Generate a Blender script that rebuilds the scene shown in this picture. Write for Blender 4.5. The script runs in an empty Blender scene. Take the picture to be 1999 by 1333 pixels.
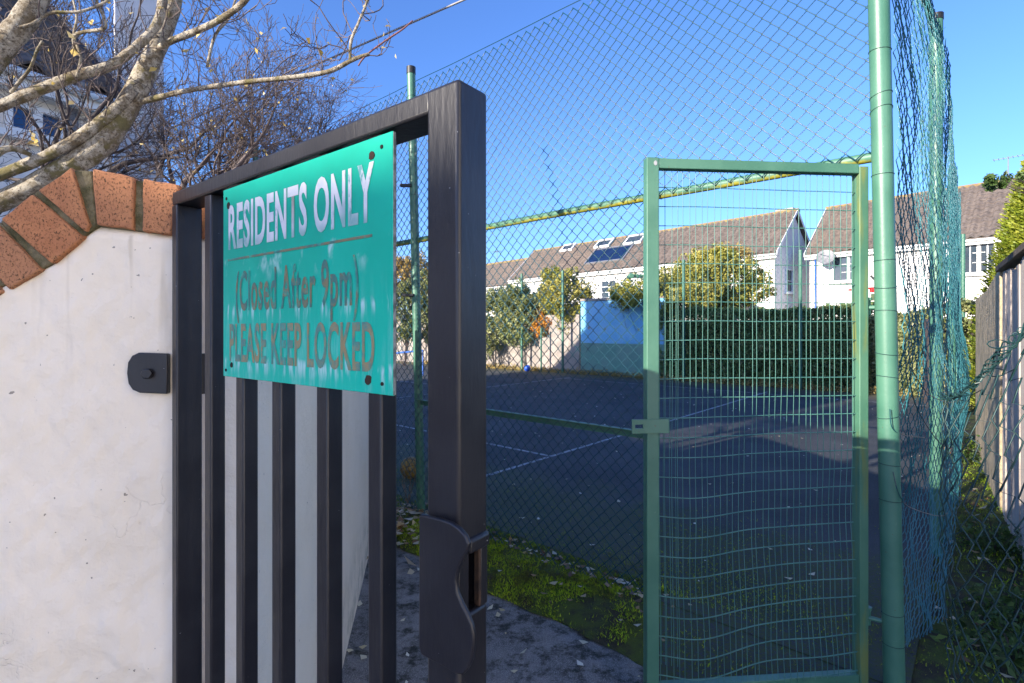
import bpy, math, random
import numpy as np
from mathutils import Vector, Matrix

SC = bpy.context.scene
COL = SC.collection
PI = math.pi
rnd = random.Random(7)
rng = np.random.default_rng(7)

# ------------------------------------------------------------------ camera, sky, sun, exposure
EYE = 1.5
F = 1020.0            # focal length in pixels of the 1999 px wide photograph
HOR = 643.0           # horizon row
cam = bpy.data.cameras.new('camera')
cam.sensor_width = 36.0
cam.lens = 36.0 * F / 1999.0
cam.shift_y = -(666.5 - HOR) / 1999.0
cam.clip_start = 0.05
cam.clip_end = 2000.0
cam_o = bpy.data.objects.new('camera', cam)
cam_o.location = (0, 0, EYE)
cam_o.rotation_euler = (PI / 2, 0, 0)
COL.objects.link(cam_o)
SC.camera = cam_o

SUN_EL = math.radians(17.5)
SH = Vector((-0.8, -0.6, 0))                       # horizontal direction towards the sun
TAN = math.tan(SUN_EL)
world = bpy.data.worlds.new('World')
SC.world = world
world.use_nodes = True
wn = world.node_tree.nodes
sky = wn.new('ShaderNodeTexSky')
sky.sky_type = 'NISHITA'
sky.sun_disc = False
sky.sun_elevation = SUN_EL
sky.sun_rotation = math.atan2(SH.x, SH.y)
sky.air_density = 1.0
sky.dust_density = 0.8
sky.ozone_density = 7.0
sky.altitude = 0.0
wb = wn.new('ShaderNodeMix')                       # white balance of the whole sky
wb.data_type = 'RGBA'
wb.blend_type = 'MULTIPLY'
wb.inputs[0].default_value = 1.0
wb.inputs[7].default_value = (0.97, 0.92, 1.05, 1)
world.node_tree.links.new(sky.outputs[0], wb.inputs[6])
world.node_tree.links.new(wb.outputs[2], wn['Background'].inputs[0])
wn['Background'].inputs[1].default_value = 0.15

sun = bpy.data.lights.new('sun', 'SUN')
sun.energy = 5.0
sun.angle = math.radians(0.5)
sun.color = (1.0, 0.90, 0.76)
sun_o = bpy.data.objects.new('sun', sun)
sd = (SH * math.cos(SUN_EL) + Vector((0, 0, math.sin(SUN_EL)))).normalized()
sun_o.rotation_euler = sd.to_track_quat('Z', 'Y').to_euler()
sun_o.location = (-10, -8, 12)
COL.objects.link(sun_o)

SC.view_settings.view_transform = 'Standard'
SC.view_settings.look = 'None'
SC.view_settings.gamma = 1.0
SC.view_settings.exposure = 1.22
SC.render.engine = 'CYCLES'
SC.cycles.use_denoising = True
SC.cycles.max_bounces = 6
SC.cycles.transparent_max_bounces = 8

# ------------------------------------------------------------------ helpers
V3 = lambda *a: Vector(a)


def at(u, v, Y):
    """point seen at photo pixel (u, v) at distance Y ahead of the eye"""
    return Vector(((u - 1000) / F * Y, Y, EYE - (v - HOR) / F * Y))


def ground(u, v, z=0.0):
    return at(u, v, (EYE - z) * F / (v - HOR))


def onplane(u, v, p, n):
    d = at(u, v, 1.0) - Vector((0, 0, EYE))
    o = Vector((0, 0, EYE))
    t = (Vector(p) - o).dot(n) / d.dot(n)
    return o + d * t


WORLD = {}


def prop(o, label=None, cat=None, group=None, kind=None):
    if label: o['label'] = label
    if cat: o['category'] = cat
    if group: o['group'] = group
    if kind: o['kind'] = kind
    return o


def empty(name, loc, label=None, cat=None, group=None):
    o = bpy.data.objects.new(name, None)
    o.empty_display_size = 0.1
    o.location = loc
    COL.objects.link(o)
    WORLD[o.name] = Vector(loc)
    return prop(o, label, cat, group)


def link_mesh(name, me, mat, parent, org):
    if mat is not None and not me.materials:
        me.materials.append(M[mat])
    o = bpy.data.objects.new(name, me)
    COL.objects.link(o)
    WORLD[o.name] = Vector(org)
    if parent is not None:
        o.parent = parent
        o.location = Vector(org) - WORLD[parent.name]
    else:
        o.location = org
    return o


def build_np(name, V, Fc, mat, parent=None, smooth=False, attr=None):
    """V (n,3), Fc (m,k) arrays -> one mesh object with its origin at its base"""
    V = np.asarray(V, dtype=np.float64)
    Fc = np.asarray(Fc, dtype=np.int32)
    lo, hi = V.min(0), V.max(0)
    org = np.array([(lo[0] + hi[0]) / 2, (lo[1] + hi[1]) / 2, lo[2]])
    me = bpy.data.meshes.new(name)
    n, (m, k) = len(V), Fc.shape
    me.vertices.add(n)
    me.vertices.foreach_set('co', (V - org).astype(np.float32).ravel())
    me.loops.add(m * k)
    me.loops.foreach_set('vertex_index', Fc.ravel())
    me.polygons.add(m)
    me.polygons.foreach_set('loop_start', np.arange(0, m * k, k, dtype=np.int32))
    try:
        me.polygons.foreach_set('loop_total', np.full(m, k, dtype=np.int32))
    except Exception:
        pass
    me.update(calc_edges=True)
    me.validate()
    if smooth:
        me.polygons.foreach_set('use_smooth', np.ones(len(me.polygons), dtype=bool))
    if attr is not None:
        a = me.attributes.new('tone', 'FLOAT', 'FACE')
        a.data.foreach_set('value', np.asarray(attr, dtype=np.float32))
    return link_mesh(name, me, mat, parent, Vector(org))


class MB:
    """collects shapes, builds them as ONE mesh object"""

    def __init__(self):
        self.v, self.f = [], []

    def add(self, vs, fs):
        b = len(self.v)
        self.v += [tuple(x) for x in vs]
        self.f += [tuple(i + b for i in f) for f in fs]
        return self

    def box(self, c, hx, hy, hz):
        """centre, three half-extent vectors"""
        c, hx, hy, hz = Vector(c), Vector(hx), Vector(hy), Vector(hz)
        vs = [c + hx * i + hy * j + hz * k for i in (-1, 1) for j in (-1, 1) for k in (-1, 1)]
        fs = [(0, 1, 3, 2), (4, 6, 7, 5), (0, 4, 5, 1), (2, 3, 7, 6), (0, 2, 6, 4), (1, 5, 7, 3)]
        if hx.cross(hy).dot(hz) < 0:
            fs = [f[::-1] for f in fs]
        return self.add(vs, fs)

    def prism(self, poly, d):
        """polygon extruded by vector d"""
        d = Vector(d)
        poly = [Vector(p) for p in poly]
        n = len(poly)
        nrm = Vector((0, 0, 0))
        for i in range(n):
            nrm += poly[i].cross(poly[(i + 1) % n])
        if nrm.dot(d) > 0:
            poly = poly[::-1]
        vs = poly + [p + d for p in poly]
        fs = [tuple(range(n)), tuple(range(2 * n - 1, n - 1, -1))]
        fs += [(i, i + n, (i + 1) % n + n, (i + 1) % n) for i in range(n)]
        return self.add(vs, [f[::-1] for f in fs] if False else fs)

    def tube(self, pts, r, sides=8, caps=True):
        pts = [Vector(p) for p in pts]
        n = len(pts)
        rs = r if isinstance(r, (list, tuple)) else [r] * n
        vs, fs = [], []
        ref = None
        for i, p in enumerate(pts):
            t = (pts[min(i + 1, n - 1)] - pts[max(i - 1, 0)])
            t = t.normalized() if t.length > 1e-9 else Vector((0, 0, 1))
            if ref is None:
                ref = t.orthogonal().normalized()
            ref = (ref - t * ref.dot(t))
            ref = ref.normalized() if ref.length > 1e-6 else t.orthogonal().normalized()
            b = t.cross(ref)
            for k in range(sides):
                a = 2 * PI * k / sides
                vs.append(p + (ref * math.cos(a) + b * math.sin(a)) * rs[i])
        for i in range(n - 1):
            for k in range(sides):
                k2 = (k + 1) % sides
                fs.append((i * sides + k, i * sides + k2, (i + 1) * sides + k2, (i + 1) * sides + k))
        if caps:
            fs.append(tuple(range(sides - 1, -1, -1)))
            fs.append(tuple((n - 1) * sides + k for k in range(sides)))
        return self.add(vs, fs)

    def build(self, name, mat, parent=None, smooth=False, bevel=0.0, seg=2, auto=None):
        V = np.array(self.v)
        lo, hi = V.min(0), V.max(0)
        org = Vector(((lo[0] + hi[0]) / 2, (lo[1] + hi[1]) / 2, lo[2]))
        me = bpy.data.meshes.new(name)
        me.from_pydata([tuple(Vector(v) - org) for v in self.v], [], self.f)
        me.update()
        if smooth:
            me.polygons.foreach_set('use_smooth', np.ones(len(me.polygons), dtype=bool))
        if auto is not None:
            me.set_sharp_from_angle(angle=math.radians(auto))
        o = link_mesh(name, me, mat, parent, org)
        if bevel > 0:
            m = o.modifiers.new('bevel', 'BEVEL')
            m.width = bevel
            m.segments = seg
            m.limit_method = 'ANGLE'
            m.angle_limit = math.radians(40)
            me.polygons.foreach_set('use_smooth', np.ones(len(me.polygons), dtype=bool))
            me.set_sharp_from_angle(angle=math.radians(60))
        return o


def catmull(pts, rad, n=4):
    pts = [Vector(p) for p in pts]
    out, ro = [], []
    for i in range(len(pts) - 1):
        p0, p1, p2, p3 = pts[max(i - 1, 0)], pts[i], pts[i + 1], pts[min(i + 2, len(pts) - 1)]
        for k in range(n):
            t = k / n
            out.append(0.5 * ((2 * p1) + (p2 - p0) * t + (2 * p0 - 5 * p1 + 4 * p2 - p3) * t * t + (3 * p1 - p0 - 3 * p2 + p3) * t ** 3))
            ro.append(rad[i] * (1 - t) + rad[i + 1] * t)
    return out + [pts[-1]], ro + [rad[-1]]


def wires(P, r, sides=3):
    """P (N,M,3) equal-length polylines -> verts, quads"""
    P = np.asarray(P, dtype=float)
    N, Mn, _ = P.shape
    T = np.empty_like(P)
    T[:, 1:-1] = P[:, 2:] - P[:, :-2]
    T[:, 0] = P[:, 1] - P[:, 0]
    T[:, -1] = P[:, -1] - P[:, -2]
    T /= np.linalg.norm(T, axis=2, keepdims=True) + 1e-12
    ref = np.array([0.577, -0.617, 0.535])
    A = np.cross(T, ref)
    A /= np.linalg.norm(A, axis=2, keepdims=True) + 1e-12
    B = np.cross(T, A)
    ang = np.arange(sides) * 2 * PI / sides
    V = P[:, :, None, :] + r * (A[:, :, None, :] * np.cos(ang)[None, None, :, None] + B[:, :, None, :] * np.sin(ang)[None, None, :, None])
    idx = np.arange(N * Mn * sides).reshape(N, Mn, sides)
    a = idx[:, :-1, :]
    b = np.roll(idx, -1, axis=2)[:, :-1, :]
    c = np.roll(idx, -1, axis=2)[:, 1:, :]
    d = idx[:, 1:, :]
    Fq = np.stack([a, b, c, d], axis=-1).reshape(-1, 4)
    return V.reshape(-1, 3), Fq


def join_np(parts):
    Vs, Fs, off = [], [], 0
    for v, f in parts:
        Vs.append(v)
        Fs.append(f + off)
        off += len(v)
    return np.concatenate(Vs), np.concatenate(Fs)


def chainlink(width, z0, z1, p=0.036, q=0.036, over=0.0016):
    """zigzag pickets in local (s, z, depth)"""
    nw = int(width / p)
    nz = int((z1 - z0) / q) + 1
    j = np.arange(nz)
    out = []
    for i in range(nw):
        par = (i + j) % 2
        s = i * p + par * p + np.where(par == 1, over, -over)
        d = np.where(par == 1, 0.0016, -0.0016)
        out.append(np.stack([s, z0 + j * q, d], axis=1))
    return np.array(out)


def vnoise(x, y, seed=0):
    """smooth cheap noise for arrays"""
    r = np.random.default_rng(seed)
    s = 0
    for k in range(6):
        a, b, c = r.uniform(-1, 1, 3)
        f = 0.6 * 1.6 ** k
        s = s + np.sin((a * x + b * y) * f * 3 + c * 9) / (1.35 ** k)
    return s / 3.0


# ------------------------------------------------------------------ materials
M = {}


def nodes(name):
    m = bpy.data.materials.new(name)
    m.use_nodes = True
    M[name] = m
    nt = m.node_tree
    return m, nt, nt.nodes, nt.links, nt.nodes['Principled BSDF']


def mixrgb(nt, fac, a, b, blend='MIX'):
    n = nt.nodes.new('ShaderNodeMix')
    n.data_type = 'RGBA'
    n.blend_type = blend
    for sock, val in ((n.inputs[0], fac), (n.inputs[6], a), (n.inputs[7], b)):
        if hasattr(val, 'is_output'):
            nt.links.new(val, sock)
        elif isinstance(val, (int, float)):
            sock.default_value = val
        else:
            sock.default_value = (*val, 1) if len(val) == 3 else val
    return n.outputs[2]


def ramp(nt, fac, lo, hi, a=0.0, b=1.0):
    n = nt.nodes.new('ShaderNodeMapRange')
    nt.links.new(fac, n.inputs[0])
    n.inputs[1].default_value, n.inputs[2].default_value = lo, hi
    n.inputs[3].default_value, n.inputs[4].default_value = a, b
    n.interpolation_type = 'SMOOTHSTEP'
    return n.outputs[0]


def math_n(nt, op, a, b=None):
    n = nt.nodes.new('ShaderNodeMath')
    n.operation = op
    for i, val in enumerate((a, b)):
        if val is None: continue
        if hasattr(val, 'is_output'):
            nt.links.new(val, n.inputs[i])
        else:
            n.inputs[i].default_value = val
    return n.outputs[0]


def coords(nt, scale=(1, 1, 1), kind='Object', world=False):
    tc = nt.nodes.new('ShaderNodeTexCoord')
    mp = nt.nodes.new('ShaderNodeMapping')
    mp.inputs['Scale'].default_value = scale
    if world:
        g = nt.nodes.new('ShaderNodeNewGeometry')
        nt.links.new(g.outputs['Position'], mp.inputs[0])
    else:
        nt.links.new(tc.outputs[kind], mp.inputs[0])
    return mp.outputs[0]


def noise(nt, vec, scale, detail=4, rough=0.55, dist=0.0):
    n = nt.nodes.new('ShaderNodeTexNoise')
    n.inputs['Scale'].default_value = scale
    n.inputs['Detail'].default_value = detail
    n.inputs['Roughness'].default_value = rough
    n.inputs['Distortion'].default_value = dist
    nt.links.new(vec, n.inputs['Vector'])
    return n.outputs['Fac']


def bump(nt, bs, h, strength=0.3, dist=0.01):
    n = nt.nodes.new('ShaderNodeBump')
    n.inputs['Strength'].default_value = strength
    n.inputs['Distance'].default_value = dist
    nt.links.new(h, n.inputs['Height'])
    nt.links.new(n.outputs[0], bs.inputs['Normal'])


def plain(name, c1, c2=None, scale=8, rough=0.6, bst=0.0, bsc=40, bd=0.004, lo=0.35, hi=0.65, spec=0.5, metal=0.0, wrld=True, stretch=(1, 1, 1), detail=5):
    m, nt, n, l, bs = nodes(name)
    vec = coords(nt, stretch, world=wrld)
    if c2 is None:
        c2 = tuple(x * 0.8 for x in c1)
    f = ramp(nt, noise(nt, vec, scale, detail), lo, hi)
    l.new(mixrgb(nt, f, c1, c2), bs.inputs['Base Color'])
    bs.inputs['Roughness'].default_value = rough
    bs.inputs['Specular IOR Level'].default_value = spec
    bs.inputs['Metallic'].default_value = metal
    if bst > 0:
        bump(nt, bs, noise(nt, vec, bsc, 4), bst, bd)
    return m, nt, n, l, bs


# black gate paint: thick brushed coats
m, nt, n, l, bs = plain('black_paint', (0.021, 0.020, 0.023), (0.013, 0.012, 0.015), 14, 0.38, 0.0)
bump(nt, bs, noise(nt, coords(nt, (1, 1, 0.25), world=True), 120, 5), 0.22, 0.003)
_f = ramp(nt, noise(nt, coords(nt, world=True), 190, 2), 0.765, 0.79)
_b = bs.inputs['Base Color'].links[0].from_socket
l.new(mixrgb(nt, _f, _b, (0.42, 0.42, 0.42)), bs.inputs['Base Color'])
plain('rust', (0.055, 0.028, 0.015), (0.02, 0.012, 0.008), 60, 0.9, 0.6, 200, 0.002)
plain('cavity', (0.004, 0.003, 0.003), (0.03, 0.014, 0.008), 40, 0.95)  # rusty near-black, stands in for shade in slot and holes; also ball seams
# wall render: painted rough plaster
m, nt, n, l, bs = nodes('render_paint')
vec = coords(nt, world=True)
big = noise(nt, vec, 3.0, 5)
fine = noise(nt, vec, 55, 6, 0.6)
mid = noise(nt, vec, 9, 6, 0.6, 0.1)
spots = ramp(nt, noise(nt, vec, 75, 2), 0.735, 0.765)
zz = nt.nodes.new('ShaderNodeSeparateXYZ'); l.new(vec, zz.inputs[0])
base = mixrgb(nt, ramp(nt, big, 0.3, 0.7), (0.90, 0.785, 0.63), (0.84, 0.73, 0.575))
grime = math_n(nt, 'MULTIPLY', ramp(nt, mid, 0.55, 0.75), ramp(nt, big, 0.45, 0.7))
base = mixrgb(nt, math_n(nt, 'MULTIPLY', grime, 0.5), base, (0.60, 0.50, 0.41))
drip = math_n(nt, 'MULTIPLY', ramp(nt, zz.outputs[2], 1.25, 1.75), ramp(nt, noise(nt, coords(nt, (1, 1, 0.05), world=True), 24, 3), 0.56, 0.72))
base = mixrgb(nt, math_n(nt, 'MULTIPLY', drip, 0.55), base, (0.42, 0.34, 0.22))
foot = math_n(nt, 'MULTIPLY', ramp(nt, zz.outputs[2], 0.05, 0.5, 1.0, 0.0), ramp(nt, noise(nt, vec, 9, 6, 0.7), 0.42, 0.62))
base = mixrgb(nt, math_n(nt, 'MULTIPLY', foot, 0.5), base, (0.30, 0.28, 0.17))
crk = nt.nodes.new('ShaderNodeTexVoronoi'); crk.feature = 'DISTANCE_TO_EDGE'; crk.inputs['Scale'].default_value = 3.1
wv = nt.nodes.new('ShaderNodeVectorMath'); wv.operation = 'ADD'
nz3 = nt.nodes.new('ShaderNodeTexNoise'); nz3.inputs['Scale'].default_value = 6; nz3.inputs['Detail'].default_value = 5; l.new(vec, nz3.inputs['Vector'])
l.new(vec, wv.inputs[0]); l.new(nz3.outputs['Color'], wv.inputs[1]); l.new(wv.outputs[0], crk.inputs['Vector'])
crack = math_n(nt, 'MULTIPLY', ramp(nt, crk.outputs['Distance'], 0.0, 0.012, 1.0, 0.0), ramp(nt, big, 0.5, 0.62))
base = mixrgb(nt, math_n(nt, 'MULTIPLY', crack, 0.12), base, (0.40, 0.34, 0.28))
base = mixrgb(nt, math_n(nt, 'MULTIPLY', spots, 0.7), base, (0.10, 0.07, 0.05))
l.new(base, bs.inputs['Base Color'])
bs.inputs['Roughness'].default_value = 0.72
hh = math_n(nt, 'ADD', math_n(nt, 'MULTIPLY', mid, 1.5), math_n(nt, 'MULTIPLY', fine, 0.35))
hh = math_n(nt, 'SUBTRACT', hh, math_n(nt, 'MULTIPLY', crack, 0.25))
bump(nt, bs, hh, 0.5, 0.012)
# coping bricks
m, nt, n, l, bs = nodes('coping_brick')
vec = coords(nt, world=True)
oi = nt.nodes.new('ShaderNodeObjectInfo')
c = mixrgb(nt, ramp(nt, noise(nt, vec, 22, 5), 0.3, 0.7), (0.54, 0.225, 0.095), (0.43, 0.165, 0.07))
c = mixrgb(nt, math_n(nt, 'MULTIPLY', oi.outputs['Random'], 0.6), c, (0.44, 0.22, 0.115))
pits = ramp(nt, noise(nt, coords(nt, (1, 1, 0.7), world=True), 300, 5, 0.8), 0.545, 0.60)
c = mixrgb(nt, math_n(nt, 'MULTIPLY', pits, 0.85), c, (0.045, 0.03, 0.015))
moss = ramp(nt, noise(nt, vec, 9, 4), 0.58, 0.72)
c = mixrgb(nt, math_n(nt, 'MULTIPLY', moss, 0.55), c, (0.16, 0.12, 0.03))
l.new(c, bs.inputs['Base Color'])
bs.inputs['Roughness'].default_value = 0.9
bump(nt, bs, math_n(nt, 'SUBTRACT', noise(nt, vec, 90, 5, 0.7), pits), 0.6, 0.005)
m, nt, n, l, bs = plain('mossy_mortar', (0.20, 0.165, 0.095), (0.085, 0.075, 0.03), 30, 0.95, 0.9, 130, 0.008)
m, nt, n, l, bs = nodes('concrete_path')
vec = coords(nt, world=True)
c = mixrgb(nt, ramp(nt, noise(nt, vec, 5, 6), 0.3, 0.72), (0.20, 0.195, 0.195), (0.085, 0.085, 0.088))
c = mixrgb(nt, ramp(nt, noise(nt, vec, 240, 3), 0.5, 0.62), c, (0.30, 0.29, 0.285))
c = mixrgb(nt, ramp(nt, noise(nt, vec, 8, 10, 0.8), 0.45, 0.62), c, (0.020, 0.021, 0.013))
l.new(c, bs.inputs['Base Color'])
bs.inputs['Roughness'].default_value = 0.85
bump(nt, bs, noise(nt, vec, 160, 5, 0.7), 0.7, 0.006)
plain('pale_concrete', (0.46, 0.43, 0.38), (0.40, 0.37, 0.33), 3, 0.9, 0.3, 80, 0.004)
# court asphalt with moss growing towards the near fence
m, nt, n, l, bs = nodes('court_asphalt')
vec = coords(nt, world=True)
sx = nt.nodes.new('ShaderNodeSeparateXYZ'); l.new(vec, sx.inputs[0])
nn = math_n(nt, 'ADD', math_n(nt, 'MULTIPLY', sx.outputs[0], 0.6642), math_n(nt, 'MULTIPLY', sx.outputs[1], 0.7475))
c = mixrgb(nt, ramp(nt, noise(nt, vec, 1.1, 6), 0.3, 0.7), (0.054, 0.059, 0.066), (0.026, 0.030, 0.036))
c = mixrgb(nt, ramp(nt, noise(nt, vec, 210, 3, 0.7), 0.56, 0.7), c, (0.10, 0.115, 0.135))
near = ramp(nt, nn, 3.0, 5.2, 1.0, 0.0)
mo = math_n(nt, 'ADD', near, math_n(nt, 'MULTIPLY', noise(nt, vec, 3.0, 6, 0.65), 1.3))
mo = ramp(nt, mo, 1.0, 1.5)
mo = math_n(nt, 'MULTIPLY', mo, ramp(nt, noise(nt, vec, 60, 4, 0.7), 0.38, 0.6))
c = mixrgb(nt, math_n(nt, 'MULTIPLY', mo, 0.85), c, (0.050, 0.075, 0.012))
far = ramp(nt, nn, 12.7, 13.9, 0.0, 1.0)
far = math_n(nt, 'MULTIPLY', far, ramp(nt, noise(nt, vec, 2.2, 5, 0.7), 0.35, 0.6))
c = mixrgb(nt, far, c, (0.12, 0.105, 0.035))
l.new(c, bs.inputs['Base Color'])
bs.inputs['Roughness'].default_value = 0.8
bump(nt, bs, noise(nt, vec, 190, 4, 0.75), 0.9, 0.006)
m, nt, n, l, bs = nodes('line_paint')
vec = coords(nt, world=True)
c = mixrgb(nt, ramp(nt, noise(nt, vec, 26, 6, 0.75), 0.42, 0.62), (0.42, 0.44, 0.45), (0.07, 0.08, 0.095))
l.new(c, bs.inputs['Base Color'])
bs.inputs['Roughness'].default_value = 0.85
plain('soil', (0.050, 0.042, 0.026), (0.040, 0.052, 0.014), 2.2, 0.95, 0.8, 60, 0.02)
plain('meadow', (0.06, 0.075, 0.022), (0.05, 0.045, 0.02), 0.6, 0.95)
m, nt, n, l, bs = nodes('moss')
at_ = nt.nodes.new('ShaderNodeAttribute'); at_.attribute_name = 'tone'
vec = coords(nt, world=True)
c = mixrgb(nt, at_.outputs['Fac'], (0.12, 0.24, 0.004), (0.36, 0.48, 0.012))
c = mixrgb(nt, ramp(nt, noise(nt, vec, 8, 6, 0.7), 0.44, 0.62), c, (0.075, 0.085, 0.012))
c = mixrgb(nt, ramp(nt, noise(nt, vec, 23, 4, 0.7), 0.56, 0.68), c, (0.06, 0.045, 0.02))
l.new(c, bs.inputs['Base Color'])
bs.inputs['Roughness'].default_value = 0.85
plain('moss_ground', (0.060, 0.085, 0.010), (0.035, 0.030, 0.016), 9, 0.95, 0.9, 120, 0.012, 0.4, 0.62)
# green paint on steel, sun-faded, with yellow lichen
m, nt, n, l, bs = nodes('green_paint')
vec = coords(nt, world=True)
c = mixrgb(nt, ramp(nt, noise(nt, vec, 6, 5), 0.3, 0.7), (0.072, 0.190, 0.130), (0.048, 0.150, 0.102))
c = mixrgb(nt, math_n(nt, 'MULTIPLY', ramp(nt, noise(nt, vec, 38, 5, 0.7), 0.66, 0.74), 0.6), c, (0.20, 0.27, 0.22))
c = mixrgb(nt, math_n(nt, 'MULTIPLY', ramp(nt, noise(nt, vec, 55, 4, 0.7), 0.685, 0.71), 0.85), c, (0.10, 0.055, 0.03))
l.new(c, bs.inputs['Base Color'])
bs.inputs['Roughness'].default_value = 0.42
bump(nt, bs, noise(nt, vec, 90, 4), 0.15, 0.003)
m, nt, n, l, bs = nodes('green_paint_lichen')
vec = coords(nt, world=True)
c = mixrgb(nt, ramp(nt, noise(nt, vec, 6, 5), 0.3, 0.7), (0.075, 0.195, 0.13), (0.05, 0.155, 0.10))
geo = nt.nodes.new('ShaderNodeNewGeometry')
sz = nt.nodes.new('ShaderNodeSeparateXYZ'); l.new(geo.outputs['Normal'], sz.inputs[0])
under = ramp(nt, math_n(nt, 'ADD', sz.outputs[2], math_n(nt, 'MULTIPLY', noise(nt, vec, 9, 6, 0.75), 2.4)), 0.35, 1.0, 1.0, 0.0)
c = mixrgb(nt, math_n(nt, 'MULTIPLY', under, 0.9), c, (0.38, 0.33, 0.03))
l.new(c, bs.inputs['Base Color'])
bs.inputs['Roughness'].default_value = 0.5
m, nt, n, l, bs = nodes('green_paint_stained')
vec = coords(nt, (1, 1, 0.12), world=True)
c = mixrgb(nt, ramp(nt, noise(nt, coords(nt, world=True), 6, 5), 0.3, 0.7), (0.078, 0.19, 0.12), (0.052, 0.15, 0.095))
c = mixrgb(nt, math_n(nt, 'MULTIPLY', ramp(nt, noise(nt, vec, 22, 4), 0.5, 0.68), 0.6), c, (0.20, 0.20, 0.03))
l.new(c, bs.inputs['Base Color'])
bs.inputs['Roughness'].default_value = 0.5
plain('mesh_wire', (0.007, 0.060, 0.082), (0.005, 0.045, 0.065), 9, 0.30)
plain('panel_wire', (0.085, 0.225, 0.18), (0.055, 0.17, 0.14), 9, 0.38)
plain('sunlit_mesh_wire', (0.05, 0.21, 0.24), (0.03, 0.15, 0.185), 5, 0.3)  # mesh wire lightened, sunlight on the side fence put into the colour
plain('dark_wire', (0.014, 0.050, 0.050), (0.01, 0.04, 0.04), 9, 0.5)
plain('cap_black', (0.015, 0.015, 0.016), None, 9, 0.5)
plain('galvanised', (0.5, 0.5, 0.5), (0.36, 0.36, 0.37), 40, 0.45, metal=0.7)
plain('bracket_brown', (0.10, 0.065, 0.05), (0.05, 0.04, 0.035), 40, 0.7)
# sign
m, nt, n, l, bs = nodes('sign_green')
vec = coords(nt, world=True)
sx = nt.nodes.new('ShaderNodeSeparateXYZ'); l.new(vec, sx.inputs[0])
z_ = sx.outputs[2]
streak = noise(nt, coords(nt, (1, 1, 0.16), world=True), 95, 3, 0.6)
blot = noise(nt, coords(nt, (1, 1, 0.6), world=True), 26, 4, 0.6)


def zband(top, length):
    """fading band of wash-out running down from height top"""
    a = ramp(nt, z_, top - length, top, 0.0, 1.0)
    b = ramp(nt, math_n(nt, 'ADD', z_, math_n(nt, 'MULTIPLY', noise(nt, coords(nt, (1, 1, 0.3), world=True), 60, 3), -0.03)), top - 0.021, top - 0.009, 1.0, 0.0)
    return math_n(nt, 'MULTIPLY', a, b)


wash = math_n(nt, 'MULTIPLY', zband(1.536, 0.030), ramp(nt, streak, 0.49, 0.66))
wash = math_n(nt, 'MAXIMUM', wash, math_n(nt, 'MULTIPLY', zband(1.456, 0.034), ramp(nt, streak, 0.46, 0.64)))
wash = math_n(nt, 'MAXIMUM', wash, math_n(nt, 'MULTIPLY', zband(1.612, 0.050), ramp(nt, blot, 0.55, 0.72)))
wash = math_n(nt, 'MAXIMUM', wash, math_n(nt, 'MULTIPLY', ramp(nt, z_, 1.44, 1.60, 0.30, 0.0), ramp(nt, streak, 0.45, 0.75)))
c = mixrgb(nt, ramp(nt, noise(nt, vec, 7, 4), 0.3, 0.7), (0.003, 0.42, 0.275), (0.004, 0.50, 0.335))
c = mixrgb(nt, ramp(nt, z_, 1.43, 1.63, 0.55, 0.0), c, (0.006, 0.62, 0.43))
c = mixrgb(nt, math_n(nt, 'MULTIPLY', wash, 0.85), c, (0.62, 0.78, 0.76))
l.new(c, bs.inputs['Base Color'])
bs.inputs['Roughness'].default_value = 0.5
bs.inputs['Specular IOR Level'].default_value = 0.25
bump(nt, bs, noise(nt, vec, 55, 3), 0.06, 0.002)


def letter_mat(name, ca, cb, cc, f1, f2, zfade=None):
    m, nt, n, l, bs = nodes(name)
    vec = coords(nt, world=True)
    c = mixrgb(nt, ramp(nt, noise(nt, vec, 30, 4, 0.65), *f1), ca, cb)
    c = mixrgb(nt, ramp(nt, noise(nt, coords(nt, (1, 1, 0.5), world=True), 48, 4, 0.7), *f2), c, cc)
    if zfade:
        s = nt.nodes.new('ShaderNodeSeparateXYZ'); l.new(vec, s.inputs[0])
        ff = ramp(nt, math_n(nt, 'ADD', s.outputs[2], math_n(nt, 'MULTIPLY', noise(nt, vec, 16, 2), 0.10)), zfade[0] + 0.05, zfade[1] + 0.05, 0.75, 0.0)
        c = mixrgb(nt, ff, c, (0.11, 0.36, 0.33))
    l.new(c, bs.inputs['Base Color'])
    bs.inputs['Roughness'].default_value = 0.5


letter_mat('letter_white', (0.80, 0.78, 0.78), (0.70, 0.72, 0.74), (0.16, 0.42, 0.40), (0.4, 0.6), (0.57, 0.70), (1.622, 1.662))
letter_mat('letter_faded', (0.24, 0.20, 0.10), (0.05, 0.20, 0.17), (0.005, 0.46, 0.31), (0.40, 0.58), (0.52, 0.70))
letter_mat('letter_brown', (0.34, 0.27, 0.13), (0.09, 0.27, 0.22), (0.02, 0.44, 0.33), (0.40, 0.60), (0.52, 0.70))
plain('sign_edge', (0.10, 0.11, 0.11), (0.30, 0.31, 0.30), 90, 0.7)
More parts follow.
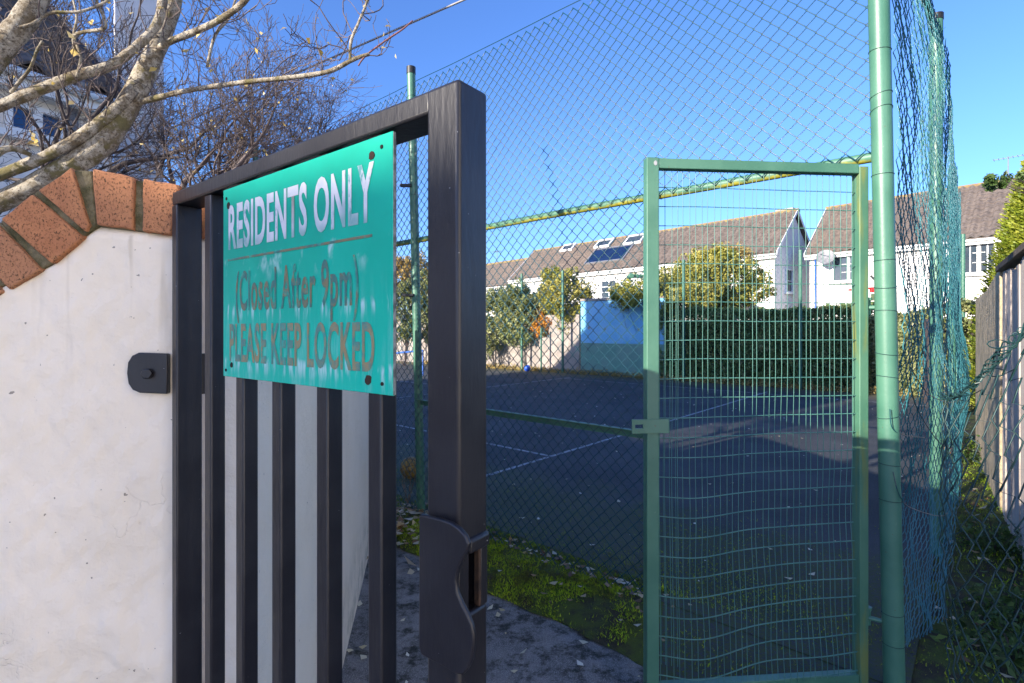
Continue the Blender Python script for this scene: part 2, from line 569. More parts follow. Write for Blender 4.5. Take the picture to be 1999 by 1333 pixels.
# trees
m, nt, n, l, bs = nodes('silver_bark')
vec = coords(nt, world=True)
c = mixrgb(nt, ramp(nt, noise(nt, vec, 22, 6, 0.7), 0.40, 0.60), (0.50, 0.45, 0.36), (0.20, 0.155, 0.095))
c = mixrgb(nt, math_n(nt, 'MULTIPLY', ramp(nt, noise(nt, vec, 130, 4, 0.75), 0.52, 0.60), 0.8), c, (0.075, 0.055, 0.035))
c = mixrgb(nt, math_n(nt, 'MULTIPLY', ramp(nt, noise(nt, vec, 11, 5, 0.7), 0.52, 0.64), 0.75), c, (0.17, 0.15, 0.05))
c = mixrgb(nt, ramp(nt, noise(nt, vec, 36, 5, 0.7), 0.64, 0.70), c, (0.60, 0.58, 0.50))
l.new(c, bs.inputs['Base Color'])
bs.inputs['Roughness'].default_value = 0.9
bump(nt, bs, noise(nt, vec, 110, 6, 0.75), 1.0, 0.009)
plain('twig_bark', (0.15, 0.115, 0.105), (0.085, 0.065, 0.065), 12, 0.8)
plain('dark_twig', (0.075, 0.058, 0.055), (0.045, 0.036, 0.036), 12, 0.8)
plain('shoot_red', (0.20, 0.075, 0.07), (0.13, 0.06, 0.06), 20, 0.6)


def leaf_mat(name, cols, trans=0.3):
    m, nt, n, l, bs = nodes(name)
    a = nt.nodes.new('ShaderNodeAttribute'); a.attribute_name = 'tone'
    r = nt.nodes.new('ShaderNodeValToRGB')
    e = r.color_ramp.elements
    while len(e) < len(cols): e.new(0.5)
    for i, cc in enumerate(cols):
        e[i].position = i / (len(cols) - 1)
        e[i].color = (*cc, 1)
    l.new(a.outputs['Fac'], r.inputs[0])
    l.new(r.outputs[0], bs.inputs['Base Color'])
    bs.inputs['Roughness'].default_value = 0.55
    tr = nt.nodes.new('ShaderNodeBsdfTranslucent')
    l.new(r.outputs[0], tr.inputs[0])
    mx = nt.nodes.new('ShaderNodeMixShader')
    mx.inputs[0].default_value = trans
    l.new(bs.outputs[0], mx.inputs[1]); l.new(tr.outputs[0], mx.inputs[2])
    l.new(mx.outputs[0], nt.nodes['Material Output'].inputs[0])


leaf_mat('leaf_yellow', [(0.45, 0.30, 0.05), (0.62, 0.46, 0.14), (0.66, 0.55, 0.30)])
leaf_mat('leaf_hedge', [(0.10, 0.19, 0.06), (0.18, 0.29, 0.09), (0.29, 0.36, 0.13), (0.24, 0.22, 0.10)], 0.45)
leaf_mat('leaf_ivy', [(0.10, 0.135, 0.05), (0.19, 0.225, 0.08), (0.31, 0.33, 0.13), (0.44, 0.42, 0.22)])
leaf_mat('leaf_bush', [(0.10, 0.13, 0.025), (0.24, 0.25, 0.04), (0.40, 0.36, 0.07), (0.52, 0.44, 0.12)])
leaf_mat('leaf_autumn', [(0.20, 0.16, 0.05), (0.42, 0.29, 0.08), (0.50, 0.36, 0.13), (0.24, 0.24, 0.08)])
leaf_mat('leaf_orange', [(0.42, 0.15, 0.012), (0.65, 0.27, 0.02), (0.72, 0.38, 0.05)])
leaf_mat('leaf_conifer', [(0.08, 0.13, 0.012), (0.20, 0.26, 0.02), (0.32, 0.36, 0.035), (0.42, 0.42, 0.06)])
leaf_mat('leaf_litter', [(0.09, 0.045, 0.018), (0.22, 0.12, 0.04), (0.45, 0.36, 0.20), (0.55, 0.50, 0.38)], 0.1)
leaf_mat('leaf_pale', [(0.40, 0.33, 0.16), (0.60, 0.56, 0.40), (0.70, 0.70, 0.64)], 0.1)
leaf_mat('leaf_weed', [(0.03, 0.06, 0.015), (0.07, 0.13, 0.03), (0.11, 0.18, 0.05)])
# houses
plain('house_render', (0.80, 0.77, 0.73), (0.74, 0.71, 0.67), 3, 0.85, 0.4, 60, 0.01)
plain('house_render_shade', (0.66, 0.63, 0.62), (0.60, 0.575, 0.57), 3, 0.85, 0.4, 60, 0.01)  # house render darkened, stands in for shade on the left chimney
plain('white_trim', (0.82, 0.82, 0.80), (0.76, 0.76, 0.75), 5, 0.5)
m, nt, n, l, bs = nodes('roof_tile')
vec = coords(nt, world=True)
oi = nt.nodes.new('ShaderNodeObjectInfo')
c = mixrgb(nt, ramp(nt, noise(nt, vec, 1.4, 6, 0.7), 0.3, 0.7), (0.150, 0.114, 0.092), (0.098, 0.078, 0.066))
c = mixrgb(nt, math_n(nt, 'MULTIPLY', oi.outputs['Random'], 0.6), c, (0.185, 0.15, 0.125))
c = mixrgb(nt, ramp(nt, noise(nt, vec, 9, 3), 0.45, 0.7), c, (0.075, 0.062, 0.056))
c = mixrgb(nt, math_n(nt, 'MULTIPLY', ramp(nt, noise(nt, vec, 5, 5, 0.7), 0.62, 0.75), 0.6), c, (0.22, 0.19, 0.09))
l.new(c, bs.inputs['Base Color'])
bs.inputs['Roughness'].default_value = 0.9
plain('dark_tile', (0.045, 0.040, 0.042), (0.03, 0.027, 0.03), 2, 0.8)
plain('ridge_lichen', (0.20, 0.13, 0.07), (0.24, 0.19, 0.07), 6, 0.9)
m, nt, n, l, bs = plain('glass', (0.03, 0.045, 0.06), (0.05, 0.06, 0.075), 2, 0.06)
m, nt, n, l, bs = plain('sky_tint_glass', (0.012, 0.06, 0.17), (0.01, 0.04, 0.12), 2, 0.06)  # blue base colour stands in for reflected sky
plain('solar', (0.006, 0.014, 0.045), (0.008, 0.02, 0.06), 3, 0.08)
plain('curtain', (0.55, 0.56, 0.58), (0.48, 0.49, 0.5), 9, 0.9)
plain('chimney_brick', (0.36, 0.15, 0.09), (0.27, 0.11, 0.07), 12, 0.9)
plain('grey_plastic', (0.22, 0.22, 0.23), None, 9, 0.5)
plain('shed_felt', (0.06, 0.06, 0.065), None, 9, 0.9)
# practice wall and end wall
plain('stone_wall', (0.36, 0.315, 0.28), (0.27, 0.235, 0.21), 4, 0.95, 0.7, 40, 0.02)
plain('blue_wall', (0.14, 0.42, 0.68), (0.22, 0.48, 0.72), 2.5, 0.8, 0.3, 40, 0.01)
plain('green_wall', (0.11, 0.245, 0.20), (0.155, 0.27, 0.225), 3, 0.8, 0.3, 40, 0.01)
plain('sand_wall', (0.55, 0.44, 0.29), (0.42, 0.33, 0.21), 7, 0.95, 0.7, 60, 0.012)
m, nt, n, l, bs = nodes('grey_plank')
oi = nt.nodes.new('ShaderNodeObjectInfo')
vec = coords(nt, (1, 1, 0.06), world=True)
c = mixrgb(nt, ramp(nt, noise(nt, vec, 60, 5, 0.65), 0.35, 0.68), (0.56, 0.48, 0.42), (0.33, 0.275, 0.24))
c = mixrgb(nt, math_n(nt, 'MULTIPLY', oi.outputs['Random'], 0.5), c, (0.60, 0.53, 0.47))
l.new(c, bs.inputs['Base Color'])
bs.inputs['Roughness'].default_value = 0.9
bump(nt, bs, noise(nt, vec, 90, 5, 0.7), 0.6, 0.005)
plain('dark_plank', (0.10, 0.075, 0.055), (0.06, 0.045, 0.035), 20, 0.9)
plain('blue_ball', (0.02, 0.10, 0.55), (0.02, 0.08, 0.45), 8, 0.35)
plain('yellow_ball', (0.30, 0.18, 0.03), (0.16, 0.09, 0.02), 18, 0.6)
plain('toy_red', (0.60, 0.035, 0.03), None, 8, 0.4)
plain('toy_blue', (0.03, 0.12, 0.45), None, 8, 0.4)
plain('cable', (0.30, 0.29, 0.29), None, 9, 0.6)
plain('paper', (0.72, 0.73, 0.76), (0.55, 0.56, 0.6), 30, 0.7)
plain('timber_post', (0.30, 0.19, 0.11), (0.2, 0.12, 0.07), 12, 0.9)
plain('timber_green', (0.11, 0.15, 0.075), (0.07, 0.10, 0.05), 12, 0.9)


# ------------------------------------------------------------------ foliage helpers
def leaf_quads(C, size, seed=0, aspect=0.5, jit=0.5, nrm=None, flat=0.0):
    """one folded rhombus per centre"""
    r = np.random.default_rng(seed)
    N = len(C)
    A = r.normal(size=(N, 3))
    if flat: A[:, 2] *= (1 - flat)
    A /= np.linalg.norm(A, axis=1, keepdims=True)
    B = np.cross(A, r.normal(size=(N, 3)) if not flat else np.array([0, 0, 1.0]) + r.normal(size=(N, 3)) * (1 - flat))
    B /= np.linalg.norm(B, axis=1, keepdims=True) + 1e-9
    Nn = np.cross(A, B)
    s = size * (1 + r.uniform(-jit, jit, size=(N, 1)))
    V = np.empty((N, 4, 3))
    V[:, 0] = C - A * s * 0.5
    V[:, 1] = C + B * s * aspect * 0.5 + Nn * s * 0.12
    V[:, 2] = C + A * s * 0.5
    V[:, 3] = C - B * s * aspect * 0.5 + Nn * s * 0.12
    Fq = np.arange(N * 4).reshape(N, 4)
    return V.reshape(-1, 3), Fq


def clumps(center, radii, nblob, per, blobr, seed, shell=0.55):
    """leaf centres in clumps scattered through an ellipsoid"""
    r = np.random.default_rng(seed)
    d = r.normal(size=(nblob, 3)); d /= np.linalg.norm(d, axis=1, keepdims=True)
    rad = r.uniform(shell, 1.0, size=(nblob, 1)) ** 0.7 * np.where(r.uniform(0, 1, (nblob, 1)) < 0.22, r.uniform(1.0, 1.32, (nblob, 1)), 1.0)
    rad = rad * (1 + 0.20 * np.sin(d[:, :1] * 4.1 + seed) * np.cos(d[:, 2:3] * 3.3 + seed * 2))
    bc = np.array(center) + d * rad * np.array(radii)
    q = r.normal(size=(nblob, per, 3)); q /= np.linalg.norm(q, axis=2, keepdims=True)
    br = blobr * r.uniform(0.35, 1.25, size=(nblob, 1, 1)) * np.array([1.0, 1.0, 1.25])
    pts = bc[:, None, :] + q * br * r.uniform(0.3, 1.0, size=(nblob, per, 1)) ** 0.5
    tone = np.clip(r.uniform(0, 1, size=(nblob, 1)) * 0.55 + r.uniform(0, 1, size=(nblob, per)) * 0.45, 0, 1)
    return pts.reshape(-1, 3), tone.reshape(-1)


def twigs_in(center, radii, base, n, seed, r0=0.012):
    mb = MB()
    rr = random.Random(seed)
    base = Vector(base)
    for i in range(n):
        d = Vector((rr.gauss(0, 1), rr.gauss(0, 1), abs(rr.gauss(0, 1)) * 0.8))
        d.normalize()
        tip = Vector(center) + Vector((d.x * radii[0], d.y * radii[1], d.z * radii[2])) * rr.uniform(0.5, 0.9)
        mid = base.lerp(tip, 0.5) + Vector((rr.gauss(0, .08), rr.gauss(0, .08), rr.gauss(0, .06) - 0.05)) * max(radii)
        p, rd = catmull([base, mid, tip], [r0, r0 * 0.7, r0 * 0.25], 4)
        mb.tube(p, rd, 4)
    return mb


def bush(name, label, cat, center, radii, nblob, per, blobr, leaf, mat, seed, group=None, base=None, bark='dark_twig', extra=None, shell=0.5, r0=0.012):
    center = Vector(center)
    base = Vector(base) if base is not None else Vector((center.x, center.y, center.z - radii[2]))
    root = empty(name, base, label, cat, group)
    P, t = clumps(center, radii, nblob, per, blobr, seed, shell)
    if extra is not None:
        P = np.concatenate([P, extra[0]]); t = np.concatenate([t, extra[1]])
    keep = P[:, 2] > 0.03
    P, t = P[keep], t[keep]
    v, f = leaf_quads(P, leaf, seed + 1)
    build_np('foliage', v, f, mat, root, attr=t)
    twigs_in(center, radii, base, 14, seed, r0).build('stem', bark, root)
    return root

# ------------------------------------------------------------------ layout frames
UP = V3(0, 0, 1)
DF = V3(-0.7475, 0.6642, 0).normalized()          # along the near court fence, away to the left
NF = V3(0.6642, 0.7475, 0).normalized()           # across the court
CZ = 0.06                                         # court level


def court(a, n, z=0.0):
    p = DF * a + NF * n
    return V3(p.x, p.y, z)


def S(a, c, z=0.0):
    """point in sun-aligned frame: a down-sun, c across"""
    return V3(0.8 * a + 0.6 * c, 0.6 * a - 0.8 * c, z)


P1 = V3(1.52, 2.10, 0)                            # big corner post
A1, N1 = P1.dot(DF), P1.dot(NF)

# ------------------------------------------------------------------ ground
mb = MB()
mb.add([(-400, -400, -0.05), (400, -400, -0.05), (400, 600, -0.05), (-400, 600, -0.05)], [(0, 1, 2, 3)])
prop(mb.build('ground', 'meadow'), kind='structure')
mb = MB()
mb.prism([court(-8.0, N1 - 3.6, -0.04), court(4.2, N1 - 3.6, -0.04), court(4.2, N1 + 1.2, -0.04), court(-8.0, N1 + 1.2, -0.04)], (0, 0, 0.025))
prop(mb.build('soil_strip', 'soil'), kind='structure')
mb = MB()
mb.prism([court(a, N1 - w, -0.03) for a, w in ((-1.6, 0.47), (0.2, 0.47), (1.2, 0.43), (2.1, 0.42), (3.1, 0.40), (3.4, 0.9), (3.4, 3.5), (-1.6, 3.5))], (0, 0, 0.035))
prop(mb.build('path', 'concrete_path'), kind='structure')
mb = MB()
mb.prism([(-14, -22, -0.045), (2.6, -22, -0.045), (2.6, -0.9, -0.045), (-1.6, 0.75, -0.045), (-14, -0.9, -0.045)], (0, 0, 0.02))
prop(mb.build('bounce_pavement', 'pale_concrete'), kind='structure')  # pale unseen paving added behind the camera to bounce light up
mb = MB()
mb.prism([court(0.2, N1 + 0.02, -0.03), court(22, N1 + 0.02, -0.03), court(22, 14.35, -0.03), court(0.2, 14.35, -0.03)], (0, 0, CZ + 0.03))
court_o = None
ga_, gn_ = 90, 50
Aq, Nq = np.meshgrid(np.linspace(A1 - 1.7, A1 + 1.12, ga_), np.linspace(N1 - 1.05, N1 + 0.019, gn_), indexing='ij')
ramp_ = np.clip((Nq - (N1 - 0.80)) / 0.78, 0, 1)
Zq = -0.012 + (CZ - 0.0045 + 0.012) * ramp_ ** 0.75 + 0.004 * vnoise(Aq * 4, Nq * 4, 17) * np.clip(1 - ramp_, 0, 1) - 0.06 * np.clip((Aq - A1 - 0.66 - 0.34 * ramp_) / 0.12, 0, 1)
Pq = Aq[..., None] * np.array(DF) + Nq[..., None] * np.array(NF)
Pq[..., 2] = Zq
iq = np.arange(ga_ * gn_).reshape(ga_, gn_)
prop(build_np('tarmac_threshold', Pq.reshape(-1, 3), np.stack([iq[:-1, :-1], iq[1:, :-1], iq[1:, 1:], iq[:-1, 1:]], -1).reshape(-1, 4), 'court_asphalt', smooth=True), kind='structure')
mb2 = MB()
mb2.prism([court(-1.9, N1 + 0.0, -0.03), court(0.199, N1 + 0.0, -0.03), court(0.199, 14.3, -0.03), court(-1.9, 14.3, -0.03)], (0, 0, CZ + 0.018))
prop(mb2.build('passage', 'moss_ground'), kind='structure')
court_o = prop(mb.build('court', 'court_asphalt'), kind='structure')


def court_line(a0, n0, a1, n1, w=0.05):
    p, q = court(a0, n0), court(a1, n1)
    d = (q - p).normalized()
    s = V3(-d.y, d.x, 0) * w / 2
    z = V3(0, 0, CZ + 0.004)
    mb = MB()
    mb.add([p - s + z, q - s + z, q + s + z, p + s + z], [(0, 1, 2, 3)])
    return mb.build('court_line', 'line_paint', court_o)


court_line(3.6, 3.3, 3.6, 12.9)
court_line(3.63, 4.72, 20.5, 4.72)
court_line(9.1, 4.75, 9.1, 12.9)
court_line(3.63, 12.5, 9.07, 12.5)
court_line(9.13, 8.8, 20.5, 8.8)
court_line(0.3, 12.5, 3.57, 12.5)

# moss verge between path and fence: a low mound covered with short tufts
na, nb = 150, 22
aa = np.linspace(A1 + 0.80, 4.4, na)
ww = np.linspace(0, 1, nb)
Ag, Wg = np.meshgrid(aa, ww, indexing='ij')
edge = N1 - 0.47 + 0.012 * (Ag - 0.2) + 0.02 * np.sin(Ag * 5.1) + 0.012 * np.sin(Ag * 17.0)
Ng = edge + Wg * (N1 + 0.16 - edge)
endf = np.clip((Ag - A1 - 0.80) / 0.25, 0, 1) ** 0.6
Zg = 0.010 + (CZ - 0.004) * np.clip(Wg * 1.1, 0, 1) + 0.035 * np.sin(np.clip(Wg * 1.15, 0, 1) * PI) + 0.010 * vnoise(Ag * 3, Ng * 3, 3) * np.sin(np.clip(Wg, 0.02, .98) * PI)
Zg = Zg * endf + 0.0 * (1 - endf)
Pg = Ag[..., None] * np.array(DF) + Ng[..., None] * np.array(NF)
Pg[..., 2] = Zg
idx = np.arange(na * nb).reshape(na, nb)
fq = np.stack([idx[:-1, :-1], idx[1:, :-1], idx[1:, 1:], idx[:-1, 1:]], -1).reshape(-1, 4)
prop(build_np('verge', Pg.reshape(-1, 3), fq, 'moss_ground', smooth=True), kind='structure')


def tufts(P, h, seed, name, mat, label, cat, lean=0.5, w=0.25):
    r = np.random.default_rng(seed)
    N = len(P)
    ang = r.uniform(0, 2 * PI, N)
    side = np.stack([np.cos(ang), np.sin(ang), np.zeros(N)], 1)
    hh = (h * r.uniform(0.4, 1.4, N))[:, None]
    ln = r.normal(size=(N, 3)) * lean; ln[:, 2] = 1
    V = np.empty((N, 3, 3))
    V[:, 0] = P - side * hh * w
    V[:, 1] = P + side * hh * w
    V[:, 2] = P + ln * hh
    return prop(build_np(name, V.reshape(-1, 3), np.arange(N * 3).reshape(N, 3), mat, attr=r.uniform(0, 1, N)), label, cat, kind='stuff')


N = 52000
ta, tw = rng.uniform(A1 + 0.55, 4.3, N), rng.beta(1.1, 1.25, N)
patch = 0.75 * vnoise(ta * 2.2, tw * 2.5, 11) + 0.55 * vnoise(ta * 7.5, tw * 5.5, 12) + 0.22 * rng.normal(size=N)
k = (patch - 2.2 * np.clip(1 - (ta - A1 - 0.55) / 0.5, 0, 1) > -0.22)
ta, tw = ta[k], tw[k]
e = N1 - 0.47 + 0.012 * (ta - 0.2) + 0.02 * np.sin(ta * 5.1)
tn = e + tw * (N1 + 0.15 - e)
tz = 0.008 + (CZ - 0.004) * np.clip(tw * 1.1, 0, 1) + 0.035 * np.sin(np.clip(tw * 1.15, 0, 1) * PI)
tp = ta[:, None] * np.array(DF) + tn[:, None] * np.array(NF)
tp[:, 2] = tz
tufts(tp, 0.013, 5, 'moss', 'moss', 'bright green moss mound along the foot of the court fence', 'moss')
# moss in patches on the court side, on the right verge and on the path
N = 52000
ta = rng.uniform(-4.5, 4.5, N); tn = N1 + 0.12 + rng.exponential(0.55, N)
k = (vnoise(ta * 1.7, tn * 1.7, 21) + 0.35 * rng.normal(size=N) > 0.15) & (tn < N1 + 2.6)
tp = ta[k, None] * np.array(DF) + tn[k, None] * np.array(NF); tp[:, 2] = CZ - 0.001
tufts(tp, 0.009, 6, 'moss', 'moss', 'thin moss creeping over the dark court behind the near fence', 'moss')
N = 5000
ta = rng.uniform(A1 - 0.6, A1 + 0.9, N); tn = rng.uniform(N1 - 0.75, N1, N)
k = vnoise(ta * 4.5, tn * 4.5, 27) + 0.4 * rng.normal(size=N) > 0.55
tp = ta[k, None] * np.array(DF) + tn[k, None] * np.array(NF); tp[:, 2] = -0.012 + (CZ + 0.008) * np.clip((tn[k] - (N1 - 0.80)) / 0.78, 0, 1) ** 0.75
tufts(tp, 0.010, 8, 'moss', 'moss', 'sparse moss specks on the tarmac under the green gate', 'moss')
N = 90000
ta = rng.uniform(-3.2, 0.1, N); tn = rng.uniform(N1 - 0.6, N1 + 6.5, N)
px = ta[:, None] * np.array(DF) + tn[:, None] * np.array(NF)
# keep to the strip between the side fence and the boundary fence
q0 = np.array([1.62, 2.05]); qd = np.array([0.657, 0.754]); qn = np.array([0.754, -0.657])
off = (px[:, :2] - q0) @ qn
k = (off > -0.55) & (off < 1.05) & (vnoise(ta * 1.9, tn * 1.9, 31) + 0.35 * rng.normal(size=N) > -0.15)
px = px[k]; px[:, 2] = np.where(px[:, :2] @ np.array(NF[:2]) > N1 + .05, CZ, 0.012) + 0.0
tufts(px, 0.014, 7, 'moss', 'moss', 'dark green moss between the side fence and the plank fence', 'moss')


# fallen leaves
def litter(P, size, seed, label, mat='leaf_pale', name='fallen_leaves'):
    v, f = leaf_quads(P, size, seed, 0.62, 0.55, flat=0.86)
    r = np.random.default_rng(seed)
    return prop(build_np(name, v, f, mat, attr=r.uniform(0, 1, len(P))), label, 'leaves', kind='stuff')


N = 620
ta = rng.uniform(-6, 9, N); tn = N1 + 0.3 + rng.uniform(0, 1, N) ** 1.6 * 10.5
tp = ta[:, None] * np.array(DF) + tn[:, None] * np.array(NF); tp[:, 2] = CZ + 0.012
litter(tp, 0.036, 41, 'small pale leaves scattered over the dark court')
N = 120
ta = rng.uniform(-1.4, 3.1, N); tn = rng.uniform(N1 - 2.6, N1 - 0.45, N)
tp = ta[:, None] * np.array(DF) + tn[:, None] * np.array(NF); tp[:, 2] = 0.017
litter(tp, 0.034, 42, 'a few pale leaves lying on the concrete path')
N = 520
ta = rng.uniform(-0.6, 4.3, N); tn = N1 + 0.0 + rng.normal(0, 0.035, N) - (rng.uniform(0, 1, N) < .3) * rng.uniform(0, .38, N)
k = ta > A1 + 0.75 + 0.3 * rng.uniform(0, 1, N)
ta, tn, N = ta[k], tn[k], int(k.sum())
tp = ta[:, None] * np.array(DF) + tn[:, None] * np.array(NF); tp[:, 2] = CZ + 0.028 + rng.uniform(-.01, .012, N)
litter(tp, 0.040, 43, 'brown leaves caught in a line along the foot of the fence', 'leaf_litter')
N = 420
cpt = ground(795, 1010, 0.05)
tp = np.array(cpt) + rng.normal(size=(N, 3)) * np.array([0.20, 0.30, 0.0]); tp[:, 2] = 0.05 + rng.uniform(0, .07, N) * np.exp(-((tp[:, 0] - cpt.x) ** 2 + (tp[:, 1] - cpt.y) ** 2) / .08)
litter(tp, 0.07, 44, 'drift of brown leaves beside the gate post at the fence corner', 'leaf_litter')
N = 200
px = q0 + qd * rng.uniform(-0.3, 4.5, (N, 1)) + qn * rng.uniform(0.0, 1.0, (N, 1))
tp = np.column_stack([px, np.full(N, CZ + 0.016)])
litter(tp, 0.045, 45, 'mixed leaves on the mossy strip by the plank fence', 'leaf_litter')

# ------------------------------------------------------------------ garden wall with brick coping
WC = V3(-0.541, 1.059, 0)                          # corner of the wall
WR = V3(-0.1693, 0.9856, 0)                        # return runs away from the camera
WF = V3(-0.9856, -0.1693, 0)                       # face runs left
WN = V3(0.1693, -0.9856, 0)                        # face normal, towards the camera
wall = empty('garden_wall', WC + WF * 0.4, 'cream rendered wall with a curved brick coping beside the black gate', 'wall')
wp = lambda u, v, off=0.0: onplane(u, v, WC + WN * off, WN)
inner = [(-190, 700), (-100, 628), (-10, 566), (80, 526), (105, 512), (163, 460), (190, 441), (261, 450), (335, 459), (415, 464), (482, 468)]
top = [wp(u, v) for u, v in inner]
poly = [V3(p.x, p.y, 0) for p in (top[0],)] + top + [V3(top[-1].x, top[-1].y, 0)]
poly[0] = V3(top[0].x, top[0].y, -0.03); poly[-1].z = -0.03
# dense face grid so the plaster is really uneven
ns, nz = 150, 150
ss = np.linspace(0, 1, ns)
tx = np.array([(WC - p).length if False else (p - top[-1]).length for p in top])
tz_ = np.array([p.z for p in top])
o_ = np.argsort(tx)
sv = ss * tx.max()
zt = np.interp(sv, tx[o_], tz_[o_])
G = np.empty((ns, nz, 3))
orgp = np.array(top[-1])
dirp = np.array((top[0] - top[-1]).normalized()); dirp = np.array([dirp[0], dirp[1], 0]); dirp /= np.linalg.norm(dirp)
tt = np.linspace(0, 1, nz)
Sg, Tg = np.meshgrid(sv, tt, indexing='ij')
Zg = -0.03 + Tg * (zt[:, None] + 0.03)
dep = 0.005 * vnoise(Sg * 5, Zg * 5, 51) + 0.0035 * vnoise(Sg * 16, Zg * 16, 52) + 0.0018 * vnoise(Sg * 45, Zg * 40, 53)
rough_zone = np.exp(-((Sg - 0.20) / 0.12) ** 2) * np.clip((1.15 - Zg) / 0.5, 0, 1)
dep = dep + 0.009 * rough_zone * np.tanh(3 * vnoise(Sg * 13 + 3, Zg * 9, 54))
dep = dep - 0.012 * np.clip(1 - (1 - Tg) * (zt[:, None]) / 0.018, 0, 1) ** 2
G[..., 0] = orgp[0] + dirp[0] * Sg + WN.x * (dep + 0.004)
G[..., 1] = orgp[1] + dirp[1] * Sg + WN.y * (dep + 0.004)
G[..., 2] = Zg
idx = np.arange(ns * nz).reshape(ns, nz)
fq = np.stack([idx[:-1, :-1], idx[:-1, 1:], idx[1:, 1:], idx[1:, :-1]], -1).reshape(-1, 4)
build_np('render_face', G.reshape(-1, 3), fq, 'render_paint', wall, smooth=True)
mb = MB()
mb.prism([p - WN * 0.012 for p in poly], -WN * 0.20)
mb.build('wall_core', 'render_paint', wall)
# return leg of the wall
mb = MB()
RT = 1.67
r0 = WC - WN * 0.0 + V3(0, 0, -0.03)
a0 = top[-1] * 1.0; a0.z = -0.03
ret_n = V3(0.9856, 0.1693, 0)
ns2, nz2 = 120, 70
Sg, Zg = np.meshgrid(np.linspace(0, 2.75, ns2), np.linspace(-0.03, RT, nz2), indexing='ij')
dep = 0.004 * vnoise(Sg * 4, Zg * 4, 61) + 0.002 * vnoise(Sg * 13, Zg * 12, 62) - 0.02 * np.clip(1 - Sg / 0.03, 0, 1) ** 2
G = np.empty((ns2, nz2, 3))
G[..., 0] = a0.x + WR.x * Sg + ret_n.x * (dep + 0.004)
G[..., 1] = a0.y + WR.y * Sg + ret_n.y * (dep + 0.004)
G[..., 2] = Zg
idx = np.arange(ns2 * nz2).reshape(ns2, nz2)
fq = np.stack([idx[:-1, :-1], idx[1:, :-1], idx[1:, 1:], idx[:-1, 1:]], -1).reshape(-1, 4)
build_np('return_face', G.reshape(-1, 3), fq, 'render_paint', wall, smooth=True)
mb = MB()
c0 = a0 - ret_n * 0.012
mb.prism([c0 + WR * 0.02, c0 + WR * 2.75, c0 + WR * 2.75 - ret_n * 0.2, c0 + WR * 0.02 - ret_n * 0.2], (0, 0, RT + 0.03))
mb.build('return_core', 'render_paint', wall)
# mortar bed and individual coping bricks
outer = [(-260, 560), (-140, 520), (-70, 482), (0, 432), (67, 376), (140, 331), (180, 333), (262, 350), (352, 365), (430, 371), (486, 376)]
mb = MB()
pin = [wp(u, v, 0.004) for u, v in inner]
pout = [wp(u, v, 0.004) for u, v in outer]
for i in range(len(pin) - 1):
    mb.prism([pin[i], pin[i + 1], pout[i + 1], pout[i]], -WN * 0.215)
mb.build('mortar', 'mossy_mortar', wall, bevel=0.003)
bricks = [[(-150, 512), (-82, 478), (6, 570), (-70, 612)], [(-68, 472), (-8, 436), (80, 526), (18, 566)],
          [(0, 427), (62, 378), (163, 463), (101, 515)], [(74, 371), (139, 326), (175, 441), (166, 452)],
          [(180, 328), (262, 346), (261, 449), (188, 438)], [(279, 347), (352, 361), (335, 458), (277, 452)],
          [(366, 363), (432, 370), (420, 466), (352, 460)], [(444, 371), (488, 376), (484, 470), (436, 466)]]
for b in bricks:
    mb = MB()
    pts = [wp(u, v, 0.012) for u, v in b]
    # chipped, irregular outline
    out = []
    for i in range(4):
        p, q = pts[i], pts[(i + 1) % 4]
        out.append(p)
        for t_ in (0.33, 0.66):
            out.append(p.lerp(q, t_) + V3(rnd.uniform(-.0016, .0016), 0, rnd.uniform(-.0016, .0016)))
    mb.prism(out, -WN * 0.228)
    mb.build('brick', 'coping_brick', wall, bevel=0.004, seg=3)
cb0 = a0 + ret_n * 0.012
for i in range(30):
    s0 = 0.03 + i * 0.0905
    mb = MB()
    q = cb0 + WR * (s0 + 0.038) - ret_n * 0.114
    mb.box(V3(q.x, q.y, RT + 0.052), WR * 0.038, ret_n * 0.114, V3(0, 0, 0.05))
    mb.build('brick', 'coping_brick', wall, bevel=0.004)

# ------------------------------------------------------------------ black steel gate
GL = V3(-0.645, 0.990, 0)                          # hinge end, front plane
GD = V3(0.794, -0.608, 0).normalized()             # along the gate towards the lock post
GN = V3(-0.608, -0.794, 0).normalized()            # front normal
GT = EYE + 0.260                                   # top of gate
GB = 0.07


def gp(t, dn, z):
    """gate frame: t along, dn behind the front plane, z up"""
    p = GL + GD * t - GN * dn
    return V3(p.x, p.y, z)


def gbox(mb, t0, t1, d0, d1, z0, z1):
    return mb.box(gp((t0 + t1) / 2, (d0 + d1) / 2, (z0 + z1) / 2), GD * (t1 - t0) / 2, -GN * (d1 - d0) / 2, V3(0, 0, (z1 - z0) / 2))


TL, TR = 0.0, 0.743
gate = empty('black_gate', gp(0.37, 0.024, 0), 'open black painted steel bar gate carrying the green sign', 'gate')
mb = MB(); gbox(mb, 0, 0.023, 0.0002, 0.045, 0.0, GT - 0.0255); mb.build('hinge_stile', 'black_paint', gate, bevel=0.0025)
mb = MB(); gbox(mb, 0, 0.700, 0.0006, 0.0464, GT - 0.026, GT - 0.0006); mb.build('top_rail', 'black_paint', gate, bevel=0.0035, seg=3)
mb = MB(); gbox(mb, 0.0235, 0.6945, 0.004, 0.043, GB, GB + 0.04); mb.build('bottom_rail', 'black_paint', gate, bevel=0.003)
for t in (0.1316, 0.2473, 0.3601, 0.477, 0.588):
    mb = MB(); gbox(mb, t, t + 0.0255, 0.004, 0.029, GB + 0.0405, GT - 0.0265); mb.build('bar', 'black_paint', gate, bevel=0.003)
